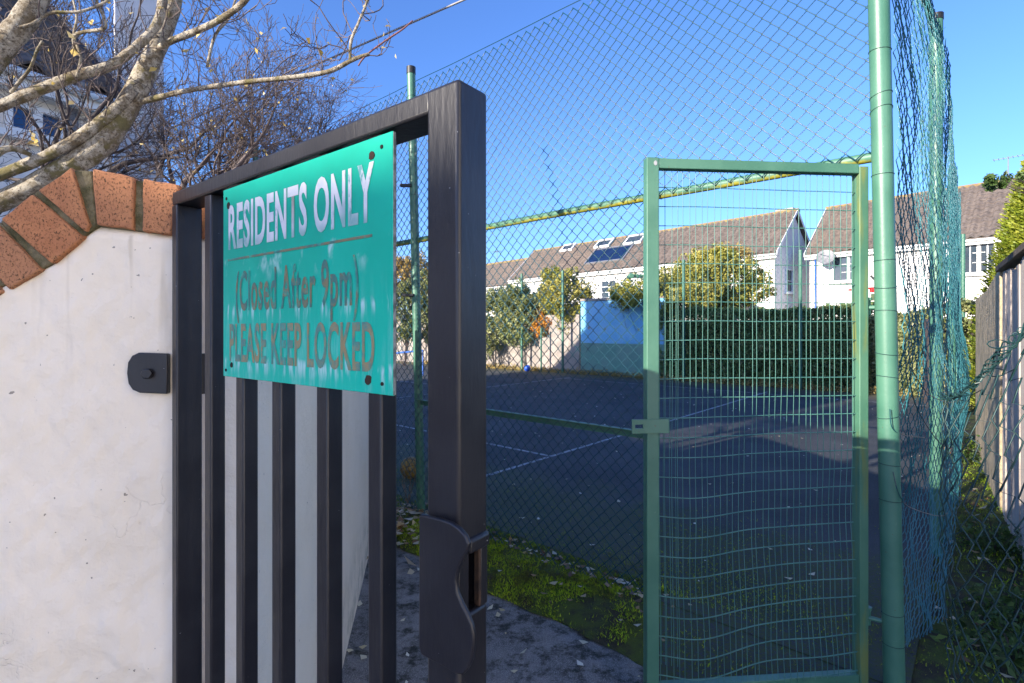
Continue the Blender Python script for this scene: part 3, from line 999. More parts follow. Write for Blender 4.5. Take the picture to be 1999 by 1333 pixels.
# lock post, a hollow box with a slot in its edge
ZS0, ZS1 = EYE - 0.290, EYE - 0.232
post_w = 0.048
zs_lo, zs_hi = EYE - 0.300, EYE - 0.232
mb = MB()
t0, t1 = TR - post_w, TR
gbox(mb, t0, t1, 0, 0.047, zs_hi, GT)
gbox(mb, t0, t1, 0, 0.047, 0.03, zs_lo)
mb.build('lock_post', 'black_paint', gate, bevel=0.0045, seg=3)
mb = MB()
gbox(mb, t0, t0 + 0.006, 0, 0.047, zs_lo - 0.001, zs_hi + 0.001)
gbox(mb, t0 + 0.006, t1, 0, 0.0165, zs_lo - 0.001, zs_hi + 0.001)
gbox(mb, t0 + 0.006, t1, 0.0345, 0.047, zs_lo - 0.001, zs_hi + 0.001)
mb.build('slot_cheek', 'black_paint', gate, bevel=0.002)
mb = MB(); gbox(mb, t0 + 0.0061, t0 + 0.010, 0.0166, 0.0344, zs_lo, zs_hi); mb.build('slot_back', 'cavity', gate)  # near-black back plate, the slot's shade put into its colour
mb = MB()
gbox(mb, t1 - 0.006, t1 + 0.0012, 0.0305, 0.0346, zs_lo + 0.002, zs_hi - 0.002)
mb.build('slot_rust', 'rust', gate, bevel=0.0008)
# raised weld rim above the slot
mb = MB(); gbox(mb, t1 - 0.004, t1 + 0.005, 0.012, 0.046, zs_hi - 0.004, zs_hi + 0.012); mb.build('slot_rim', 'black_paint', gate, bevel=0.004, seg=3)
# cover plate standing proud of the post, with its scooped edge
pln = gp(0, -0.012, 0)
pc = lambda u, v: onplane(u, v, pln, GN)
outl = [(818, 1004), (835, 1008), (860, 1014), (880, 1021), (896, 1032), (908, 1046), (915, 1062), (912, 1076), (902, 1092), (893, 1112), (889, 1134), (892, 1158), (901, 1180), (911, 1199), (920, 1220), (924, 1240), (924, 1262), (920, 1290), (912, 1308), (903, 1318), (888, 1316), (862, 1300), (838, 1288), (822, 1279), (817, 1262)]
poly = [pc(u, v) for u, v in outl]
mb = MB(); mb.prism(poly, -GN * 0.006); mb.build('lock_cover', 'black_paint', gate, bevel=0.002, seg=3)
mb = MB()
pz = [p.z for p in poly]
gbox(mb, t0 - 0.001, t1 - 0.012, -0.0065, 0.001, min(pz) + 0.02, max(pz) - 0.022)
mb.build('cover_spacer', 'black_paint', gate, bevel=0.002)
# hinge lug bolted to the wall
hp = [(331, 690), (275, 688), (262, 694), (254, 707), (252, 728), (255, 748), (263, 760), (277, 766), (331, 768)]
hpl = V3(*WC) + WN * 0.010
poly = [onplane(u, v, hpl, WN) for u, v in hp]
mb = MB(); mb.prism([p + WN * 0.008 for p in poly], -WN * 0.014); lug = mb.build('hinge_lug', 'black_paint', gate, bevel=0.002)
bc = onplane(289, 729, hpl + WN * 0.010, WN)
mb = MB()
mb.prism([bc + (WF * math.cos(k * PI / 3) + UP * math.sin(k * PI / 3)) * 0.011 for k in range(6)], WN * 0.007)
mb.build('bolt', 'black_paint', lug, bevel=0.002)
mb = MB()
mb.tube([gp(0.006, 0.050, onplane(320, 700, hpl, WN).z + 0.01), gp(0.006, 0.050, onplane(320, 768, hpl, WN).z)], 0.013, 14)
mb.build('hinge_barrel', 'black_paint', gate, smooth=True, auto=50)

# ------------------------------------------------------------------ sign
SD = -0.0005                                       # sign front plane relative to gate front (behind < 0 is proud)
ST0, ST1, SZ0, SZ1 = 0.215, 0.640, EYE - 0.0765, EYE + 0.2285
sign = empty('residents_sign', gp((ST0 + ST1) / 2, 0, SZ0), 'weathered green metal sign reading RESIDENTS ONLY screwed to the black gate', 'sign')
mb = MB(); gbox(mb, ST0, ST1, SD, 0.0035, SZ0, SZ1)
pan = mb.build('panel', 'sign_green', sign, bevel=0.0008)
mb = MB(); gbox(mb, ST1 + 0.0002, ST1 + 0.0012, SD + 0.0006, 0.0035, SZ0 + 0.001, SZ1 - 0.001); mb.build('panel_edge', 'sign_edge', sign)


def lettering(body, t0, t1, z0, z1, mat, bold=0.0, ref=None):
    cu = bpy.data.curves.new('lettering', 'FONT')
    cu.body = body
    cu.size = 1.0
    cu.offset = bold
    cu.space_character = 1.08
    cu.resolution_u = 4
    tmp = bpy.data.objects.new('lettering_tmp', cu)
    COL.objects.link(tmp)
    bpy.context.view_layer.update()
    dg = bpy.context.evaluated_depsgraph_get()
    me = bpy.data.meshes.new_from_object(tmp.evaluated_get(dg))
    bpy.data.objects.remove(tmp)
    n = len(me.vertices)
    co = np.empty(n * 3, dtype=np.float32); me.vertices.foreach_get('co', co); co = co.reshape(-1, 3)
    lo, hi = co.min(0), co.max(0)
    ylo, yhi = ref if ref else (lo[1], hi[1])
    out = np.empty_like(co)
    org = gp(t0, SD - 0.0007, z0)
    for i in range(n):
        t = t0 + (co[i, 0] - lo[0]) / (hi[0] - lo[0]) * (t1 - t0)
        z = z0 + (co[i, 1] - ylo) / (yhi - ylo) * (z1 - z0)
        out[i] = gp(t, SD - 0.0007, z) - org
    me.vertices.foreach_set('co', out.ravel()); me.update()
    me.materials.clear()
    return link_mesh('lettering', me, mat, pan, org)


tk = lambda u: ((u - 1000) / F * GL.y - GL.x) / (GD.x - GD.y * -1 * -1 * (u - 1000) / F * -1) if False else (((u - 1000) / F) * GL.y - GL.x) / (GD.x - ((u - 1000) / F) * GD.y)
lettering('RESIDENTS ONLY', tk(448), tk(732), EYE + 0.1275, EYE + 0.201, 'letter_white', 0.03)
lettering('(Closed After 9pm)', tk(462), tk(702), EYE + 0.0315, EYE + 0.0925, 'letter_faded', 0.02, (0.0, 0.72))
lettering('PLEASE KEEP LOCKED', tk(450), tk(733), EYE - 0.0515, EYE + 0.0098, 'letter_brown', 0.024)
mb = MB(); gbox(mb, tk(447), tk(728), SD - 0.0007, SD - 0.0001, EYE + 0.1105, EYE + 0.1138); mb.build('underline', 'letter_faded', pan)
for u, v, r_, mt in ((727, 303, 0.0055, 'rust'), (447, 402, 0.0055, 'rust'), (720, 741, 0.006, 'rust'), (453, 712, 0.004, 'rust'), (746, 286, 0.0024, 'cavity'), (747, 749, 0.0024, 'cavity'), (443, 388, 0.0024, 'cavity'), (442, 722, 0.0024, 'cavity')):
    c = onplane(u, v, gp(0, SD, 0), GN)
    mb = MB()
    mb.prism([c + (GD * math.cos(k * PI / 6) + UP * math.sin(k * PI / 6)) * r_ * rnd.uniform(.85, 1.15) for k in range(12)], GN * 0.0010)
    mb.build('screw' if mt == 'rust' else 'hole_disc', mt, sign)  # holes are near-black discs, their shade put into the colour

# ------------------------------------------------------------------ court fence: near side
FH = EYE + 1.94                                    # 3.44 m
RAILZ = EYE + 0.705


def fp(t, z, off=0.0):
    """near fence frame: t along from the corner post, off towards the camera"""
    p = P1 + DF * t - NF * off
    return V3(p.x, p.y, z)


def post(root, p0, p1, r, name='post', mat='green_paint', sides=20):
    mb = MB()
    n = 10
    mb.tube([Vector(p0).lerp(Vector(p1), i / n) for i in range(n + 1)], r, sides)
    return mb.build(name, mat, root, smooth=True, auto=50)


def tie(root, c, r, ax=UP, tilt=0.15, name='wire_tie'):
    """thin wire wrapped round a tube"""
    ax = Vector(ax).normalized()
    a = ax.orthogonal().normalized(); b = ax.cross(a)
    k0 = rnd.uniform(0, 6)
    mb = MB()
    pts = [Vector(c) + (a * math.cos(t) + b * math.sin(t)) * (r + 0.0012) + ax * (tilt * r * math.sin(t + k0)) for t in [i * 2 * PI / 16 for i in range(17)]]
    mb.tube(pts, 0.0013, 5)
    return mb.build(name, 'dark_wire', root)


nf = empty('court_fence', fp(3.0, 0), 'tall green chain link fence along the near side of the court', 'fence')
base1 = V3(*at(1747, 1200, 2.10)); base1.z = 0.0
top1 = V3(*at(1716, 0, 2.10)); top1 = base1 + (top1 - base1) * (3.6 / top1.z)
cp = post(nf, base1, top1, 0.0375, 'corner_post')
for v in (100, 187, 216, 342, 508, 560, 608, 690, 735, 812, 905, 975, 1195, 1255):
    z = EYE - (v - HOR) / F * 2.1
    c = base1.lerp(top1, z / 3.6)
    tie(cp, c, 0.0375, top1 - base1, rnd.uniform(-0.3, 0.3))
b2 = fp(3.02, 0); tp2 = at(803, 140, b2.y)
p2 = post(nf, V3(at(823, 900, b2.y).x, b2.y, 0), tp2, 0.033, 'post')
mb = MB(); mb.tube([tp2 - UP * 0.02, tp2 + UP * 0.035], 0.036, 16); mb.build('cap', 'cap_black', p2, smooth=True, auto=50)
for v in (190, 240, 300, 380, 420, 520, 560, 610, 690):
    z = EYE - (v - HOR) / F * b2.y
    tie(p2, V3(at(803 + (v - 140) * 0.0263, v, b2.y).x, b2.y, z), 0.033, UP, .2)
b3 = fp(6.05, 0)
post(nf, b3, V3(b3.x, b3.y, 3.65), 0.033, 'post')
# upper rail from corner post to the end, lichen underneath; joint sleeves
mb = MB(); mb.tube([fp(0.02, RAILZ), fp(1.5, RAILZ + 0.006), fp(3.02, RAILZ - 0.004), fp(6.05, RAILZ)], 0.021, 16); rl = mb.build('upper_rail', 'green_paint_lichen', nf, smooth=True, auto=50)
for t in (0.17, 0.55, 0.98, 1.17, 1.55, 2.1, 2.6):
    tie(rl, fp(t, RAILZ + 0.003), 0.021, DF, .2)
mb = MB()
jt = 1.03
j0 = fp(jt, 0)
mb.box(fp(jt, (RAILZ - 0.02 + 0.04) / 2), DF * 0.02, NF * 0.02, V3(0, 0, (RAILZ - 0.02 - 0.04) / 2))
mb.build('jamb_post', 'green_paint', nf, bevel=0.003)
LRZ = EYE - 0.568
mb = MB()
mb.box(fp((1.05 + 3.0) / 2, LRZ), DF * (3.0 - 1.05) / 2, NF * 0.004, V3(0, 0, 0.022))
mb.box(fp((1.05 + 3.0) / 2, LRZ + 0.021, 0.020), DF * (3.0 - 1.05) / 2, NF * 0.016, V3(0, 0, 0.002))
mb.build('lower_rail', 'green_paint_lichen', nf, bevel=0.001)
hc = onplane(1238, 539, fp(0, 0, 0.03), NF)
mb = MB(); mb.box(hc + V3(0.018, 0, 0), V3(0.03, 0, 0), V3(0, 0.008, 0), V3(0, 0, 0.010)); mb.tube([hc + V3(-.016, -.02, 0), hc + V3(-.016, .02, 0)], 0.014, 12); mb.build('catch', 'green_paint', nf, bevel=0.002)


def place_fence(L, fn):
    """map local (s, z, d) array through fn -> world"""
    return fn(L[..., 0], L[..., 1], L[..., 2])


def fmap(s, z, d, t_off=0.0, seed=71, amp=0.012):
    s = s + t_off
    off = d + 0.030 + amp * vnoise(s * 0.9, z * 0.9, seed)
    zz = z + 0.010 * vnoise(s * 1.3, z * 0.8, seed + 1)
    P = np.empty(s.shape + (3,))
    P[..., 0] = P1.x + DF.x * s - NF.x * off
    P[..., 1] = P1.y + DF.y * s - NF.y * off
    P[..., 2] = zz
    return P


L = chainlink(5.98, RAILZ - 0.006, FH, 0.0362, 0.0365)
v1 = wires(fmap(L[..., 0], L[..., 1], L[..., 2], 0.04), 0.0034)
L = chainlink(4.96, CZ + 0.01, RAILZ - 0.006, 0.0362, 0.0365)
v2 = wires(fmap(L[..., 0], L[..., 1], L[..., 2], 1.058), 0.0034)
tw_ = np.stack([np.linspace(0.03, 6.0, 60), np.full(60, FH - 0.01), np.zeros(60)], 1)[None]
v3 = wires(fmap(tw_[..., 0], tw_[..., 1], tw_[..., 2]), 0.0026, 5)
tw_[..., 1] = RAILZ + 0.62
V, Fq = join_np([v1, v2, v3])
prop(build_np('chain_link', V, Fq, 'mesh_wire', nf), kind='stuff')
# tension brackets on the second post
for v in (362, 576):
    c = at(800 + (v - 140) * 0.02, v, b2.y - 0.03)
    mb = MB(); mb.box(c + V3(-0.045, 0, 0), V3(0.045, 0, 0), V3(0, 0.012, 0), V3(0, 0, 0.012)); mb.build('strainer', 'cap_black', p2, bevel=0.004)

# ------------------------------------------------------------------ green wicket gate, ajar
QH = V3(0.6745 * 2.13, 2.13, 0)
QF = V3(0.2696 * 2.053, 2.053, 0)
QD = (QH - QF).normalized()
QN = V3(QD.y, -QD.x, 0)
QL = (QH - QF).length
QT, QB = 2.178, 0.055


def qp(s, d, z):
    p = QF + QD * s + QN * d
    return V3(p.x, p.y, z)


def qbox(mb, s0, s1, d0, d1, z0, z1):
    return mb.box(qp((s0 + s1) / 2, (d0 + d1) / 2, (z0 + z1) / 2), QD * (s1 - s0) / 2, QN * (d1 - d0) / 2, V3(0, 0, (z1 - z0) / 2))


gg = empty('green_wicket_gate', qp(QL / 2, 0, 0), 'green painted court gate with welded wire mesh, standing ajar', 'gate')
mb = MB(); qbox(mb, -0.024, 0.026, -0.045, 0.0, QB, QT); mb.build('latch_stile', 'green_paint', gg, bevel=0.003)
mb = MB(); qbox(mb, QL - 0.020, QL + 0.019, -0.045, 0.0, QB, QT - 0.012); mb.build('hinge_stile', 'green_paint_stained', gg, bevel=0.003)
mb = MB(); qbox(mb, 0.0265, QL - 0.0205, -0.042, -0.002, QT - 0.042, QT - 0.002); mb.build('top_rail', 'green_paint', gg, bevel=0.003)
mb = MB(); qbox(mb, 0.0265, QL - 0.0205, -0.042, -0.002, QB, QB + 0.036); mb.build('bottom_rail', 'green_paint', gg, bevel=0.003)
# welded mesh, buckled towards the bottom
W = QL - 0.05


def qmap(s, z):
    low = np.clip((1.25 - z) / 1.1, 0, 1)
    bul = 0.020 * vnoise(s * 2.2, z * 1.3, 81) * (0.4 + low)
    zz = z + low * (-0.055 * np.exp(-((s - 0.16) / 0.17) ** 2) + 0.030 * (s / W) - 0.01) + 0.004 * vnoise(s * 3, z * 2, 82)
    sx_ = s + 0.006 * vnoise(s * 2, z * 2.5, 83) * (0.3 + low)
    P = np.empty(s.shape + (3,))
    o = -0.022 + bul
    P[..., 0] = QF.x + QD.x * (0.026 + sx_) + QN.x * o
    P[..., 1] = QF.y + QD.y * (0.026 + sx_) + QN.y * o
    P[..., 2] = zz
    return P


zs = np.arange(QB + 0.03, QT - 0.05, 0.0762)
ss_ = np.arange(0.006, W, 0.0256)
Hs, Hz = np.meshgrid(np.linspace(0, W, 60), zs)
Vz, Vs = np.meshgrid(np.linspace(QB + 0.02, QT - 0.02, 90), ss_)
Vs = Vs + 0.002 * np.random.default_rng(4).normal(size=(len(ss_), 1))
Ex_z, Ex_s = np.meshgrid(np.linspace(0.2, QT - 0.5, 60), np.array([0.012, 0.030, 0.055, 0.080]))
V, Fq = join_np([wires(qmap(Hs, Hz), 0.0024, 4), wires(qmap(Vs, Vz) + np.array(QN) * 0.0034, 0.0014, 4), wires(qmap(Ex_s, Ex_z) + np.array(QN) * -0.006, 0.0015, 4)])
prop(build_np('wire_mesh', V, Fq, 'panel_wire', gg), kind='stuff')
# latch plate with slotted hole
c = onplane(1270, 832, qp(0, 0.004, 0), QN)
mb = MB()
hx, hz = QD * 0.0745, V3(0, 0, 0.0275)
mb.box(c + QD * 0.022, QD * 0.0525, QN * 0.004, hz)
mb.box(c - QD * 0.068, QD * 0.0065, QN * 0.004, hz)
mb.box(c - QD * 0.046 + UP * 0.0175, QD * 0.0155, QN * 0.004, V3(0, 0, 0.010))
mb.box(c - QD * 0.046 - UP * 0.0175, QD * 0.0155, QN * 0.004, V3(0, 0, 0.010))
lp = mb.build('latch_plate', 'green_paint', gg, bevel=0.0006)
c2 = onplane(1280, 318, qp(0, 0.0, 0), QN)
mb = MB(); mb.prism([c2 + (QD * math.cos(k * PI / 5) * 0.7 + UP * math.sin(k * PI / 5)) * 0.010 for k in range(10)], QN * 0.0015); mb.build('padlock_eye', 'galvanised', gg)
# hinges: stub arms and pins at the corner post
for v, nm in ((600, 'upper'), (1210, 'lower')):
    z = EYE - (v - HOR) / F * 2.13
    q = qp(QL + 0.019, -0.02, z)
    e = base1.lerp(top1, z / 3.6)
    mb = MB()
    mb.tube([q + QD * 0.004, V3(e.x, e.y, z)], 0.009, 10)
    mb.tube([q + QD * 0.012 - UP * 0.03, q + QD * 0.012 + UP * 0.03], 0.011, 12)
    mb.tube([q + QD * 0.012 + UP * 0.03, q + QD * 0.012 + UP * 0.042], 0.016, 6)
    mb.build('hinge', 'green_paint', gg, smooth=True, auto=40)

# ------------------------------------------------------------------ side fence along the passage
R2, R3, R4 = V3(2.736, 3.37, 0), V3(5.41, 6.42, 0), V3(7.45, 8.75, 0)
sf = empty('side_fence', V3(2.7, 3.4, 0), 'sagging green chain link fence running back along the passage', 'fence')
for p, h, lab in ((R2, 3.50, 1), (R3, 3.46, 1), (R4, 3.46, 1)):
    po = post(sf, p, V3(p.x, p.y, h), 0.036)
    mb = MB(); mb.tube([V3(p.x, p.y, h - 0.01), V3(p.x, p.y, h + 0.03)], 0.039, 16); mb.build('cap', 'cap_black', po, smooth=True, auto=50)
    if p is R2:
        for z in (3.2, 2.75, 2.3, 1.9, 1.85, 1.5, 1.2): tie(po, V3(p.x, p.y, z), 0.036, UP, .3)
mb = MB(); mb.tube([V3(top1.x, top1.y, 3.5), R2 + UP * 3.40], 0.02, 14); mb.build('upper_rail', 'green_paint', sf, smooth=True, auto=50)


def smap(p0, p1, s, z, d, ln, seed, amp, bulge=0.0, tilt0=None):
    dr = np.array((p1 - p0).normalized()); nr = np.array([dr[1], -dr[0], 0])
    w = np.clip(s / ln, 0, 1)
    low = np.clip((1.7 - z) / 1.7, 0, 1)
    off = d + amp * (0.5 + 1.3 * low) * vnoise(s * 2.6, z * 1.5, seed) + amp * 0.55 * vnoise(s * 7, z * 4, seed + 1) + 0.045
    off = off + bulge * np.exp(-((z - 0.95) / 0.5) ** 2) * np.sin(w * PI)
    P = np.array(p0) + dr * s[..., None] + nr * off[..., None]
    P[..., 2] = z + 0.02 * vnoise(s * 2, z * 2, seed + 2)
    return P


ln = (R2 - V3(base1.x, base1.y, 0)).length
B1 = V3(base1.x, base1.y, 0)
L = chainlink(ln - 0.05, 0.05, 3.42, 0.0362, 0.0365)
s, z, d = L[..., 0] + 0.03, L[..., 1], L[..., 2]
# the loose lower part is drawn together into a hanging bunch
g = np.clip((1.45 - z) / 0.8, 0, 1) ** 1.2
cen = 0.95 - 0.45 * np.clip((0.75 - z) / 0.7, 0, 1) ** 1.3
wid = 1.0 - 0.38 * g - 0.22 * np.clip((0.75 - z) / 0.7, 0, 1)
s2 = (s - ln / 2) * wid + ln / 2 * (1 - g) + (cen) * g
Pm = smap(B1, R2, s2, z, d + g * 0.24 * (s2 - cen), ln, 91, 0.030)
lean = np.clip(z / 3.6, 0, 1)
Pm[..., 0] += (top1.x - base1.x) * lean * np.clip(1 - s2 / ln, 0, 1)
w1 = wires(Pm, 0.0021)
ln2 = (R3 - R2).length
L = chainlink(ln2, 0.06, 3.40, 0.0362, 0.0365)
w2 = wires(smap(R2, R3, L[..., 0], L[..., 1], L[..., 2], ln2, 95, 0.035, 0.10), 0.0021)
ln3 = (R4 - R3).length
L = chainlink(ln3, 0.06, 3.40, 0.045, 0.045)
w3 = wires(smap(R3, R4, L[..., 0], L[..., 1], L[..., 2], ln3, 97, 0.035, 0.10), 0.0023)
V, Fq = join_np([w1, w2, w3])
prop(build_np('chain_link', V, Fq, 'sunlit_mesh_wire', sf), kind='stuff')

# torn flap of mesh hanging across the passage from the plank fence
topc = [at(1838, 772, 1.92), at(1862, 772, 1.80), at(1890, 760, 1.72), at(1925, 722, 1.66), at(1960, 685, 1.60), at(2000, 640, 1.56), at(2060, 590, 1.52), at(2130, 540, 1.48)]
tc, _ = catmull(topc, [0] * len(topc), 10)
tcn = np.array([list(p) for p in tc])
fl = empty('torn_mesh', V3(tc[40].x, tc[40].y, 0), 'torn flap of green chain link sagging across the mossy passage', 'wire mesh')
arc = np.concatenate([[0], np.cumsum(np.linalg.norm(np.diff(tcn, axis=0), axis=1))])
nw = int(arc[-1] / 0.046)
L = []
pw, q = arc[-1] / nw, 0.046
for i in range(nw):
    j = np.arange(29)
    par = (i + j) % 2
    fr = j / 28.0
    sloc = (i + par + np.where(par == 1, .05, -.05)) * pw
    sloc = sloc + 0.012 * np.sin(j * 1.3 + i * 2.1) + 0.012 * fr * np.sin(i * 1.7)
    top_p = np.stack([np.interp(sloc, arc, tcn[:, k]) for k in range(3)], 1)
    zb = 0.08
    # gathered near the top edge, opening out downwards
    ff = fr ** 1.15
    z = top_p[:, 2] * (1 - ff) + zb * ff + 0.008 * np.sin(i * 3.3 + j * 2.2)
    o = 0.05 * np.sin(sloc * 4 + fr * 5) * fr + 0.006 * (par - .5)
    P = top_p.copy()
    P[:, 0] += o * 0.3
    P[:, 1] += o
    P[:, 2] = z
    L.append(P)
V, Fq = wires(np.array(L), 0.0025, 4)
prop(build_np('loose_mesh', V, Fq, 'dark_wire', fl), kind='stuff')
mb = MB()
for k in range(6):
    pts = []
    for i in range(0, len(tc), 2):
        a = i * 0.5 + k * 1.05
        pts.append(tc[i] + V3(0.006 * math.cos(a) + rnd.uniform(-.004, .004), 0.012 * math.sin(a * .7), 0.013 * math.sin(a) + rnd.uniform(-.005, .005)))
    mb.tube(pts, 0.0021, 4)
for k in range(9):
    i = 12 + k * 6
    p = tc[min(i, len(tc) - 1)]
    pts = [p + V3(0.020 * math.cos(t) * (1 + .6 * (k % 2)), 0, 0.013 * math.sin(t)) + V3(-.03 * (k % 3 - 1), 0, .008 * (k % 3 - 1)) for t in [q * PI / 5 for q in range(10)]]
    mb.tube(pts, 0.0019, 4)
prop(mb.build('gathered_edge', 'dark_wire', fl), kind='stuff')
# loose wire strands round the corner post and the bunch
mb = MB()
for pix in ([(1722, 795), (1726, 830), (1748, 845), (1790, 850)], [(1760, 735), (1778, 800), (1830, 868), (1855, 835)], [(1728, 915), (1740, 960), (1765, 985), (1830, 1000), (1845, 960)], [(1765, 720), (1800, 768), (1850, 782), (1880, 745)]):
    pts, _ = catmull([at(u, v, 2.1 + 0.006 * max(0, u - 1740)) - V3(0, 0.045, 0) for u, v in pix], [0] * len(pix), 5)
    mb.tube(pts, 0.0019, 5)
mb.build('loose_strand', 'mesh_wire', fl)

# ------------------------------------------------------------------ far side fence
ff_ = empty('far_court_fence', court(6.0, 14.0), 'thin green post fence at the far side of the court', 'fence')
for u, v in ((1563, 488), (1335, 507), (1099, 528), (1019, 534)):
    k_ = (u - 1000) / F
    Y = 14.05 / (NF.x * k_ + NF.y)
    p = V3(k_ * Y, Y, 0)
    post(ff_, p, V3(p.x, p.y, at(u, v, Y).z), 0.042, sides=10)
for a in (15.0, 18.0, 0.2, -2.8):
    p = court(a, 14.05)
    post(ff_, p, V3(p.x, p.y, 3.44), 0.038, sides=10)
k_ = 57 / F; Y = 14.05 / (NF.x * k_ + NF.y)
post(ff_, V3(k_ * Y, Y, 0), V3(k_ * Y, Y, 1.55), 0.03, sides=8)
L = chainlink(24, CZ + 0.02, 3.40, 0.055, 0.055)
P = np.empty(L.shape)
a = L[..., 0] - 4.0
P[..., 0] = DF.x * a + NF.x * (14.0 + L[..., 2]); P[..., 1] = DF.y * a + NF.y * (14.0 + L[..., 2]); P[..., 2] = L[..., 1]
V, Fq = wires(P, 0.0018)
prop(build_np('chain_link', V, Fq, 'mesh_wire', ff_), kind='stuff')
# blue rail at the far left end of the court
mb = MB()
q0_, q1_ = at(765, 690, 17.2), at(826, 684, 16.4)
mb.tube([q0_ + (q0_ - q1_) * 2, q1_], 0.03, 10)
for q in (q1_, q0_ + (q0_ - q1_) * .9):
    mb.tube([q, V3(q.x, q.y, CZ)], 0.025, 8)
prop(mb.build('blue_rail', 'toy_blue', smooth=True, auto=50), 'low blue tubular rail by the leafy court end', 'rail')

# ------------------------------------------------------------------ end walls
def upos(u, n):
    k_ = (u - 1000) / F
    Y = n / (NF.x * k_ + NF.y)
    return V3(k_ * Y, Y, 0)


s0, s1 = upos(1131, 14.45), upos(640, 14.6)
mb = MB(); mb.prism([s0, s1, s1 + NF * 0.25, s0 + NF * 0.25], (0, 0, 2.0)); mb.prism([s0 - NF * .02, s1 - NF * .02, s1 + NF * 0.27, s0 + NF * 0.27], (0, 0, .02))
prop(mb.build('end_wall', 'stone_wall', bevel=0.02), 'plain grey brown wall under the leafy shrubs at the far court end', 'wall')
b0, b1 = upos(1134, 14.35), upos(1298, 14.35)
pw_ = empty('practice_wall', b0.lerp(b1, .5), 'practice wall painted blue above and green below', 'wall')
mb = MB(); mb.prism([b0, b1, b1 + NF * .25, b0 + NF * .25], (0, 0, 1.06)); mb.build('green_band', 'green_wall', pw_, bevel=.01)
mb = MB(); mb.prism([p + UP * 1.061 for p in (b0, b1, b1 + NF * .25, b0 + NF * .25)], (0, 0, 1.36)); mb.build('blue_band', 'blue_wall', pw_, bevel=.01)
mb = MB(); mb.prism([p + UP * 2.422 for p in (b0 - NF * .04, b1 - NF * .04, b1 + NF * .29, b0 + NF * .29)], (0, 0, .08)); mb.build('coping', 'stone_wall', pw_, bevel=.01)
for u, v in ((1150, 640), (1182, 642), (1247, 643)):
    p = onplane(u, v, b0, NF)
    mb = MB(); mb.prism([p + (DF * math.cos(k * PI / 5) + UP * math.sin(k * PI / 5)) * .045 for k in range(10)], -NF * .01); mb.build('patch', 'stone_wall', pw_)


def ball(name, c, r, mat, label):
    V, Fq = [], []
    nu, nv = 20, 12
    for i in range(nv + 1):
        for j in range(nu):
            a, b = PI * i / nv, 2 * PI * j / nu
            V.append((c[0] + r * math.sin(a) * math.cos(b), c[1] + r * math.sin(a) * math.sin(b), c[2] + r - r * math.cos(a)))
    for i in range(nv):
        for j in range(nu):
            Fq.append((i * nu + j, i * nu + (j + 1) % nu, (i + 1) * nu + (j + 1) % nu, (i + 1) * nu + j))
    return prop(build_np(name, V, Fq, mat, smooth=True), label, 'ball')


bp = upos(1030, 13.7)
bb = ball('ball', (bp.x, bp.y, CZ), 0.115, 'blue_ball', 'bright blue ball lying by the far court wall')
yp = ground(803, 934, CZ)
yb = ball('ball', (yp.x, yp.y, CZ), 0.105, 'yellow_ball', 'faded mustard yellow football lying behind the black gate post')
mb = MB()
for ax in (V3(1, 0, .3), V3(0.2, 1, .5), V3(-.3, .4, 1)):
    a_ = ax.normalized().orthogonal().normalized(); b_ = ax.normalized().cross(a_)
    mb.tube([yp + V3(0, 0, CZ * 0 + .105) + (a_ * math.cos(t) + b_ * math.sin(t)) * .1045 for t in [i * PI / 12 for i in range(25)]], .0022, 4)
mb.build('seam', 'cavity', yb)

# ------------------------------------------------------------------ houses
def tile_mesh(w=0.30, ln=0.36, mat='roof_tile', name='tile'):
    n = 8
    vs, fs = [], []
    prof = [(w * i / n, 0.038 * math.sin(2 * PI * i / n) + 0.038) for i in range(n + 1)]
    for y, dz in ((0, 0.018), (ln, 0.0)):
        vs += [(x, y, z + dz) for x, z in prof]
    vs += [(x, 0, z - 0.012) for x, z in prof]
    for i in range(n):
        fs.append((i, i + 1, n + 1 + i + 1, n + 1 + i))
        fs.append((2 * (n + 1) + i, 2 * (n + 1) + i + 1, i + 1, i))
    me = bpy.data.meshes.new(name)
    me.from_pydata(vs, [], fs)
    me.materials.append(M[mat])
    me.polygons.foreach_set('use_smooth', np.ones(len(fs), dtype=bool))
    me.set_sharp_from_angle(angle=math.radians(60))
    return me


TILE = tile_mesh()


